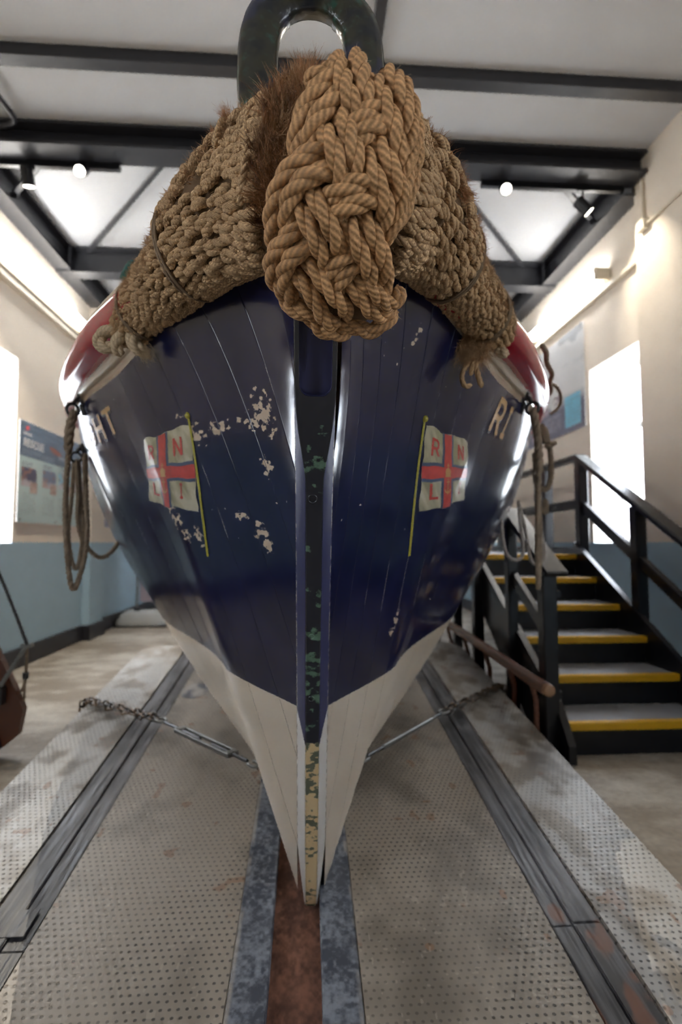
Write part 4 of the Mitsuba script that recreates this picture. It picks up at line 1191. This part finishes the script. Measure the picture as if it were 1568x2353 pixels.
t = 'bow_fender'
tag(t, 'bulging brown rope fender wrapped around the bow, grafted with hitching and frayed', 'rope fender')
ss = np.r_[-.0, np.linspace(.0, SLEN, 90), SLEN]
th = np.linspace(0, 2 * np.pi, 40, endpoint=False)
V = np.stack([skin_pt(np.full(40, a), th, .90 if 0 < i < 91 else .3)[0] for i, a in enumerate(ss)])
v, f = skin(V); m = trimesh.Trimesh(v, f, process=False); m.fix_normals()
add(t + '__core', m, 'm_core', smooth=True, label='dark matted core between the hitches')


def hitch_template(L, r, h, nx=9, ns=6):
    x = np.linspace(-.5, .5, nx); z = h * np.cos(x * np.pi) - h * .6
    out = []
    fat = np.clip(np.cos(x * np.pi * .8), .3, 1) ** .4
    for k in range(3):
        ph = k * 2.0944 + x * 5.2
        P = np.stack([x * L, .50 * r * fat * np.cos(ph), z + .50 * r * fat * np.sin(ph)], 1)
        out.append(tube(P, .60 * r * fat, ns))
    return join(out)


T_BIG, T_SMALL = hitch_template(.043, .0100, .011), hitch_template(.031, .0088, .009)


def place(tpl, P, X, Z, scale, stretch):
    Y = np.cross(Z, X)
    v = tpl[0]
    A = (X[:, None] * (v[None, :, :1] * stretch[:, None, None]) + Y[:, None] * v[None, :, 1:2] + Z[:, None] * v[None, :, 2:]) * scale[:, None, None] + P[:, None]
    n, k = len(P), len(v)
    return A.reshape(-1, 3), (tpl[1][None] + np.arange(n)[:, None, None] * k).reshape(-1, 3), np.tile(tpl[2], (n, 1))


for a, b, tpl, stp, cst, tilt in ((.02, BAND[1] - .012, T_SMALL, .0225, .0195, .30), (BAND[1] + .012, _s[4] + .066, T_BIG, .0285, .0205, .34), (_s[6] + .035, BAND[2] - .012, T_BIG, .027, .020, -.30), (BAND[2] + .012, SLEN - .03, T_SMALL, .0215, .0195, -.25)):
    sec = []
    for i, s in enumerate(np.arange(a, b, stp)):
        r = float(spine(s)[1])
        n = max(int(2 * np.pi * r / cst), 6)
        phi = (np.arange(n) + .5 * (i % 2)) / n * 2 * np.pi - np.pi
        phi = phi[(phi > -2.1) & (phi < 2.0)]
        j = len(phi)
        s_ = s + rng.normal(0, .0025, j); ph = phi + rng.normal(0, .035, j)
        # worn away along the frayed upper side
        keep = ~((ph > .55) & (rng.random(j) < .42))
        s_, ph = s_[keep], ph[keep]
        if len(ph) == 0:
            continue
        P, N, Tt, Cc = skin_pt(s_, ph, .955)
        al = tilt + rng.normal(0, .16, len(ph))
        X = np.cos(al)[:, None] * Tt + np.sin(al)[:, None] * Cc
        v, f, uv = place(tpl, P, X, N, rng.uniform(.86, 1.14, len(ph)), rng.uniform(.85, 1.15, len(ph)))
        sec.append((v, f, uv))
    add3(num(t + '__hitching'), join(sec), 'm_hitch', label='rows of grafted cord hitches', kind='stuff')


def fibres(base, dirs, length, width, bend, gravity=0.0):
    """Thin tapering hairs: (vertices, faces)."""
    n = len(base)
    q = np.linspace(0, 1, 5)
    side = rng.normal(size=(n, 3)); side -= dirs * (side * dirs).sum(1, keepdims=True); side /= np.linalg.norm(side, axis=1, keepdims=True)
    P = base[:, None] + dirs[:, None] * (q[None, :, None] * length[:, None, None]) + side[:, None] * (q[None, :, None] ** 2 * (bend * length)[:, None, None]) + np.array([0, 0, -1.0]) * gravity * q[None, :, None] ** 2 * length[:, None, None]
    s2 = np.cross(dirs, side)
    th = np.arange(3) * 2.0944
    off = np.cos(th)[None, None, :, None] * side[:, None, None] + np.sin(th)[None, None, :, None] * s2[:, None, None]
    w = width * np.array([1, .9, .75, .5, .12])
    V = P[:, :, None] + off * w[None, :, None, None]
    v0, f0 = skin(V[0], caps=False)
    k = len(v0)
    return V.reshape(-1, 3), (f0[None] + np.arange(n)[:, None, None] * k).reshape(-1, 3)


def fur(key, n, s_rng, phi_rng, lr, mat, lean, out=.5, width=.0006, label=None, k=.95, clump=0):
    s_ = rng.uniform(*s_rng, n); ph = rng.uniform(*phi_rng, n)
    if clump:
        cs, cp = rng.uniform(*s_rng, clump), rng.uniform(*phi_rng, clump); w = rng.integers(0, clump, n)
        s_ = cs[w] + rng.normal(0, .006, n); ph = cp[w] + rng.normal(0, .045, n)
    P, N, Tt, Cc = skin_pt(s_, ph, k)
    d = N * out + Cc * lean[0] + Tt * lean[1] + rng.normal(0, .28, (n, 3))
    if clump:
        d = N * out + Cc * lean[0] + Tt * lean[1] + rng.normal(0, .5, (clump, 3))[w] + rng.normal(0, .18, (n, 3))
    d /= np.linalg.norm(d, axis=1, keepdims=True)
    v, f = fibres(P, d, rng.uniform(*lr, n), width, rng.normal(0, .35, n), .12)
    add(key, (v, f), mat, smooth=False, label=label, kind='stuff')


for i, (n_, mat, ww) in enumerate(((4200, 'm_coir', .0008), (2600, 'm_coir_dark', .0009), (900, 'm_fray', .0007))):
    fur(num(t + '__coir_brush'), n_, (_s[4] + .066, _s[5] + .012), (-.5, 1.75), (.028, .05), mat, (.95, .22), .20, ww, 'dark reddish coir brush beside the knot', .95, 170)
fur(t + '__frayed_fibre', 1700, (.06, BAND[1] + .02), (.5, 1.7), (.008, .022), 'm_fray', (.1, 0), .7, .0006, 'frayed fibres', .98, 200)
fur(t + '__frayed_fibre_001', 1500, (BAND[1], _s[4] + .05), (.75, 1.9), (.008, .026), 'm_fray', (-.1, .2), .65, .0006, None, .98, 130)
fur(t + '__frayed_fibre_002', 2000, (_s[6] + .0, BAND[2] + .03), (.55, 1.9), (.010, .030), 'm_coir', (-.35, .1), .6, .0006, None, .98, 150)
fur(t + '__frayed_fibre_003', 1700, (BAND[2], SLEN - .03), (.45, 1.7), (.008, .022), 'm_fray', (.0, 0), .7, .0006, None, .98, 200)
fur(t + '__frayed_fibre_004', 2600, (.03, SLEN - .03), (-1.3, .5), (.004, .011), 'm_fray', (.0, 0), .8, .00035, None, 1.0)
# twine lashings
for i, s0 in enumerate(BAND):
    for j in range(4):
        ph = np.linspace(-2.5, 2.2, 60)
        skew = (.03 if i < 2 else -.03) * np.sin(ph * .5 + .4)
        P, N, Tt, Cc = skin_pt(s0 + skew + (j - 1.5) * .0052 + .0015 * np.sin(ph * 5 + j), ph, 1.0)
        P = P + N * (.006 + .002 * (j % 2))
        v, f, u = tube(P, .0030, 6)
        add(num(t + '__twine_lashing'), (v, f), 'm_twine', smooth=True)
# loose light strands lying on the fender
for s0, ph0, ph1 in ((_s[4] + .045, .95, -.15), (_s[4] - .03, 1.25, .75), (_s[7] - .01, 1.1, .2), (_s[7] - .035, 1.0, .1), (_s[7] - .022, 1.2, .4)):
    ph = np.linspace(ph0, ph1, 14)
    P, N, Tt, Cc = skin_pt(s0 + .006 * np.sin(ph * 6), ph, 1.0); P = P + N * .010
    add3(num(t + '__loose_strand'), rope(P, .0075 if s0 < _s[5] else .005, step=.005, sides=6), 'm_hitch')


def tuft(px, py, y, d, n, lr, mat='m_coir'):
    c = at(px, py, y); d = np.array(d, float) + rng.normal(0, .16, (n, 3)); d /= np.linalg.norm(d, axis=1, keepdims=True)
    v, f = fibres(c + rng.normal(0, .003, (n, 3)), d, rng.uniform(*lr, n), .0006, rng.normal(0, .25, n), .0)
    add(num(t + '__tuft'), (v, f), mat, smooth=False, kind='stuff')


tuft(530, 285, 1.02, (-.5, 0, .9), 130, (.02, .045)); tuft(497, 318, 1.05, (-.4, 0, .9), 80, (.015, .03)); tuft(408, 505, 1.22, (-.8, 0, .6), 60, (.01, .03))
tuft(1050, 468, 1.15, (.95, 0, .25), 110, (.015, .035)); tuft(1045, 500, 1.17, (.95, 0, .1), 70, (.015, .03)); tuft(690, 215, .95, (.0, 0, 1), 220, (.02, .05))


def from_px(pts):
    return [at(a, b, c) for a, b, c in pts]


# rope ends at both tips
for pts, R in (([(300, 735, 1.56), (262, 758, 1.55), (235, 768, 1.545), (228, 786, 1.54), (246, 800, 1.54), (268, 792, 1.55)], .020), ([(310, 742, 1.55), (280, 770, 1.53), (268, 800, 1.53), (282, 815, 1.54)], .019), ([(318, 748, 1.54), (306, 778, 1.52), (318, 802, 1.52), (334, 808, 1.53)], .022)):
    add3(num(t + '__rope_end'), rope(from_px(pts), R, step=.006, sides=9), 'm_pale_rope', label='pale unlaid rope end')
c = at(330, 806, 1.525)
v, f = fibres(c + rng.normal(0, .008, (300, 3)), np.tile([.55, 0, -.8], (300, 1)) + rng.normal(0, .25, (300, 3)), rng.uniform(.01, .03, 300), .0006, rng.normal(0, .3, 300))
add(num(t + '__tuft'), (v, f), 'm_pale_fibre', smooth=False, kind='stuff')
add3(num(t + '__rope_end'), rope(from_px([(1128, 780, 1.60), (1145, 800, 1.58), (1166, 818, 1.57)]), .020, lay=3.6, step=.005, sides=9), 'm_pale_rope', label='pale coiled rope end')
for pts, R in (([(1090, 745, 1.52), (1082, 790, 1.50), (1078, 830, 1.49), (1062, 866, 1.49), (1072, 888, 1.49), (1084, 884, 1.49)], .008), ([(1105, 750, 1.52), (1100, 800, 1.50), (1094, 840, 1.49), (1100, 866, 1.49), (1108, 890, 1.49)], .009), ([(1080, 740, 1.52), (1068, 780, 1.50), (1066, 812, 1.495)], .011), ([(1098, 770, 1.51), (1088, 830, 1.49), (1082, 862, 1.49)], .008), ([(1112, 760, 1.53), (1118, 800, 1.51), (1104, 826, 1.5)], .013), ([(1122, 760, 1.55), (1110, 785, 1.52), (1090, 800, 1.5)], .014)):
    add3(num(t + '__hanging_strand'), rope(from_px(pts), R, step=.005, sides=7), 'm_hitch', label='loose strand hanging from the worn tip')
for px, py, n in ((1082, 800, 900), (1068, 800, 500), (1100, 800, 600), (1110, 780, 500)):
    c = at(px, py, 1.495)
    v, f = fibres(c + rng.normal(0, .014, (n, 3)) * [1, .6, 1.6], np.tile([0, -.25, -.8], (n, 1)) + rng.normal(0, .45, (n, 3)), rng.uniform(.012, .038, n), .0006, rng.normal(0, .4, n))
    add(num(t + '__tuft'), (v, f), 'm_fray', smooth=False, kind='stuff')

# green cleat on the left gunwale
add('boat__cleat', tube(resample(from_px([(283, 640, 1.62), (292, 620, 1.6), (305, 606, 1.58), (312, 612, 1.575), (308, 634, 1.57)]), .006), .011, 8)[:2], 'm_green_metal', smooth=True, label='green metal cleat')

# ------------------------------------------------------------------ the knotted rope pad on the front of the fender
KNOT = [
    [(500, 540, -1), (560, 480, -.7), (640, 455, -.6), (710, 430, -.6)],
    [(425, 1010, -.6), (440, 880, 0), (470, 740, .3), (530, 610, .5), (610, 530, .5), (690, 470, .0), (745, 440, -.9)],
    [(500, 970, -.7), (520, 860, .1), (560, 750, .5), (630, 660, .7), (700, 600, .4), (775, 570, -.8)],
    [(690, 372, -1.6), (700, 425, .2), (740, 540, .9), (775, 640, .8), (795, 740, -.3), (785, 800, -1.)],
    [(805, 355, -1.6), (830, 425, .2), (855, 530, .7), (865, 620, .5), (860, 720, -.7)],
    [(910, 500, -1), (945, 560, .3), (1000, 680, .8), (1045, 800, .9), (1060, 900, .7), (1075, 1000, .2), (1080, 1100, -.8)],
    [(985, 455, -1.2), (1045, 520, .3), (1100, 640, .6), (1135, 780, .6), (1140, 920, .5), (1115, 1060, .4), (1100, 1180, .2), (1065, 1320, 0), (1005, 1440, -.2), (965, 1530, -.9)],
    [(1060, 475, -1.3), (1125, 600, -.2), (1165, 760, -.2), (1175, 900, -.2), (1160, 1060, -.2), (1115, 1250, -.3), (1060, 1420, -.6)],
    [(1010, 680, -.9), (935, 690, .2), (850, 720, .5), (790, 775, .2), (755, 835, -.9)],
    [(1020, 780, -.9), (945, 790, .4), (860, 820, .6), (810, 875, .2), (785, 940, -.8)],
    [(585, 790, -.9), (630, 850, .3), (680, 960, .8), (710, 1080, .5), (712, 1200, -.8)],
    [(695, 680, -.9), (730, 760, .3), (775, 870, .8), (800, 980, .8), (803, 1080, .2), (790, 1170, -.9)],
    [(660, 950, -1.), (570, 945, .3), (460, 995, .6), (360, 1100, .6), (305, 1230, .5), (285, 1360, .4), (292, 1480, .1), (325, 1570, -.8)],
    [(700, 1080, -1.), (620, 1070, .4), (520, 1095, .8), (435, 1165, .8), (388, 1260, .7), (378, 1370, .4), (405, 1460, -.8)],
    [(600, 1260, -.9), (670, 1205, .3), (760, 1155, .7), (840, 1135, .6), (925, 1110, -.8)],
    [(620, 1340, -.8), (690, 1320, .3), (780, 1270, .7), (870, 1250, .6), (955, 1225, -.7)],
    [(815, 920, -.9), (870, 990, .3), (930, 1120, .8), (980, 1250, .8), (985, 1350, .5), (945, 1440, -.4), (895, 1510, -1.)],
    [(915, 870, -.9), (960, 930, .3), (1030, 1060, .8), (1075, 1190, .8), (1070, 1310, .6), (1020, 1420, .3), (955, 1510, -.9)],
    [(425, 1270, -.9), (480, 1330, .3), (540, 1450, .8), (590, 1560, .7), (625, 1650, -.3), (640, 1730, -1.)],
    [(515, 1170, -.9), (560, 1240, .3), (630, 1370, .8), (680, 1480, .7), (705, 1570, 0), (700, 1660, -1.)],
    [(735, 1340, -.9), (780, 1440, .4), (840, 1570, .8), (890, 1680, .7), (915, 1770, .2), (920, 1860, -.9)],
    [(845, 1320, -.9), (890, 1410, .4), (950, 1540, .8), (983, 1650, .7), (988, 1750, .3), (965, 1840, -.8)],
    [(500, 1390, -.9), (420, 1435, .4), (340, 1515, .6), (287, 1610, .6), (288, 1710, .4), (330, 1790, .0), (405, 1860, -.7)],
    [(570, 1525, -1.), (490, 1545, .4), (415, 1595, .8), (365, 1680, .7), (370, 1780, .4), (425, 1870, -.5)],
    [(860, 1500, -1.), (780, 1560, .2), (700, 1620, .6), (640, 1685, .2), (595, 1750, -.9)],
    [(880, 1610, -1.), (800, 1650, .3), (730, 1710, .6), (690, 1785, .1), (680, 1860, -.9)],
    [(415, 1670, -.9), (470, 1740, .3), (540, 1850, .8), (595, 1950, .8), (655, 2010, .4), (705, 1990, -.5)],
    [(495, 1590, -.9), (540, 1660, .3), (610, 1760, .8), (680, 1850, .9), (735, 1910, .5), (745, 1965, -.5)],
    [(735, 1730, -.9), (790, 1790, .3), (860, 1880, .7), (930, 1950, .7), (985, 1945, .2), (1000, 1890, -.6)],
    [(805, 1690, -.9), (860, 1750, .4), (930, 1820, .8), (985, 1880, .6), (1045, 1880, .1), (1070, 1830, -.1), (1045, 1790, -.7)],
    [(385, 1815, -.5), (388, 1900, -.1), (440, 1930, .1), (510, 1950, .0), (570, 1965, -.7)],
    [(440, 1860, -.8), (475, 1910, -.4), (540, 1990, -.4), (585, 2045, -.2), (650, 2065, .0), (720, 2070, .0), (770, 2025, -.5)],
    [(690, 1990, -.8), (760, 2020, -.4), (825, 2040, -.3), (890, 2055, .0), (950, 2030, .1), (1005, 1985, .0), (1055, 1925, -.4)],
]
t = empty('rope_knot_pad', 'interwoven mat of thick tan laid rope hanging over the centre of the fender', 'rope knot')


def knot_pt(cx, cy, lift):
    px, py = 520 + cx / 2.7034, cy / 2.7034
    d = FWD + RIGHT * (px - 784) / FPX - UP * (py - 1176.5) / FPX
    D = .905 + .125 * ((py - 450) / 330) ** 2 + .055 * ((px - 785) / 180) ** 2 - .019 * lift
    return EYE + d / np.linalg.norm(d) * D


for i, q in enumerate(KNOT):
    add3(num(t + '__rope'), rope([knot_pt(*p) for p in q], .0156, lay=7.0, step=.0035, sides=11, phase=i * .7), 'm_rope')
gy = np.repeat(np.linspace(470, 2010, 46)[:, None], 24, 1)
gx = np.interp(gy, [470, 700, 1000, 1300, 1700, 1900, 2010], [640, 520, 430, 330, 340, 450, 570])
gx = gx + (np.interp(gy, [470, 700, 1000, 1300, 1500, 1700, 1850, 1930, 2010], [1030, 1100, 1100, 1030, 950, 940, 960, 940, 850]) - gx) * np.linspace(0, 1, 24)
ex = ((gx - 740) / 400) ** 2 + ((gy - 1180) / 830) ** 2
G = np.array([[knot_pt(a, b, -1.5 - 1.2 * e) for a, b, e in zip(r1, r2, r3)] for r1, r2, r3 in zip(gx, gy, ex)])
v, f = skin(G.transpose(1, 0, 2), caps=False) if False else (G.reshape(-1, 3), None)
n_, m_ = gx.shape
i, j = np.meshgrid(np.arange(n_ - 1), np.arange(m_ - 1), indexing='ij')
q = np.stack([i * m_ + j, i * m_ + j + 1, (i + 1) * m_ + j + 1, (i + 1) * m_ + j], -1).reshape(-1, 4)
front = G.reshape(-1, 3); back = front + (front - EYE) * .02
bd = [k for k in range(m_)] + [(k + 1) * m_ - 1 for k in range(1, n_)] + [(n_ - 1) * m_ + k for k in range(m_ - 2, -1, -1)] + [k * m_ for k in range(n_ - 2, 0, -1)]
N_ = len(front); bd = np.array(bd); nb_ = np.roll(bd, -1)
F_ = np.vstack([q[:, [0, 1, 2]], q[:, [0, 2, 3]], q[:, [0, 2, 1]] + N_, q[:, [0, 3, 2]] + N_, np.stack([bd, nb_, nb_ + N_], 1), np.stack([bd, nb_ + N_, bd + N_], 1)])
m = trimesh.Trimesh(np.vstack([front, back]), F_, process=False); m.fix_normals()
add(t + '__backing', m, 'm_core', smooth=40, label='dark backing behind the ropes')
# stray fibres on the ropes
n = 1500
w = rng.integers(0, len(KNOT), n); base = []
for k_ in w:
    p = KNOT[k_]; a = rng.integers(0, len(p) - 1); q = rng.random()
    base.append(knot_pt(*(np.array(p[a]) * (1 - q) + np.array(p[a + 1]) * q)))
base = np.array(base); d = rng.normal(size=(n, 3)); d -= (base - EYE) * .4; d /= np.linalg.norm(d, axis=1, keepdims=True)
v, f = fibres(base + d * .0125, d, rng.uniform(.004, .012, n), .00022, rng.normal(0, .5, n))
add(t + '__stray_fibre', (v, f), 'm_pale_fibre', smooth=False, kind='stuff')
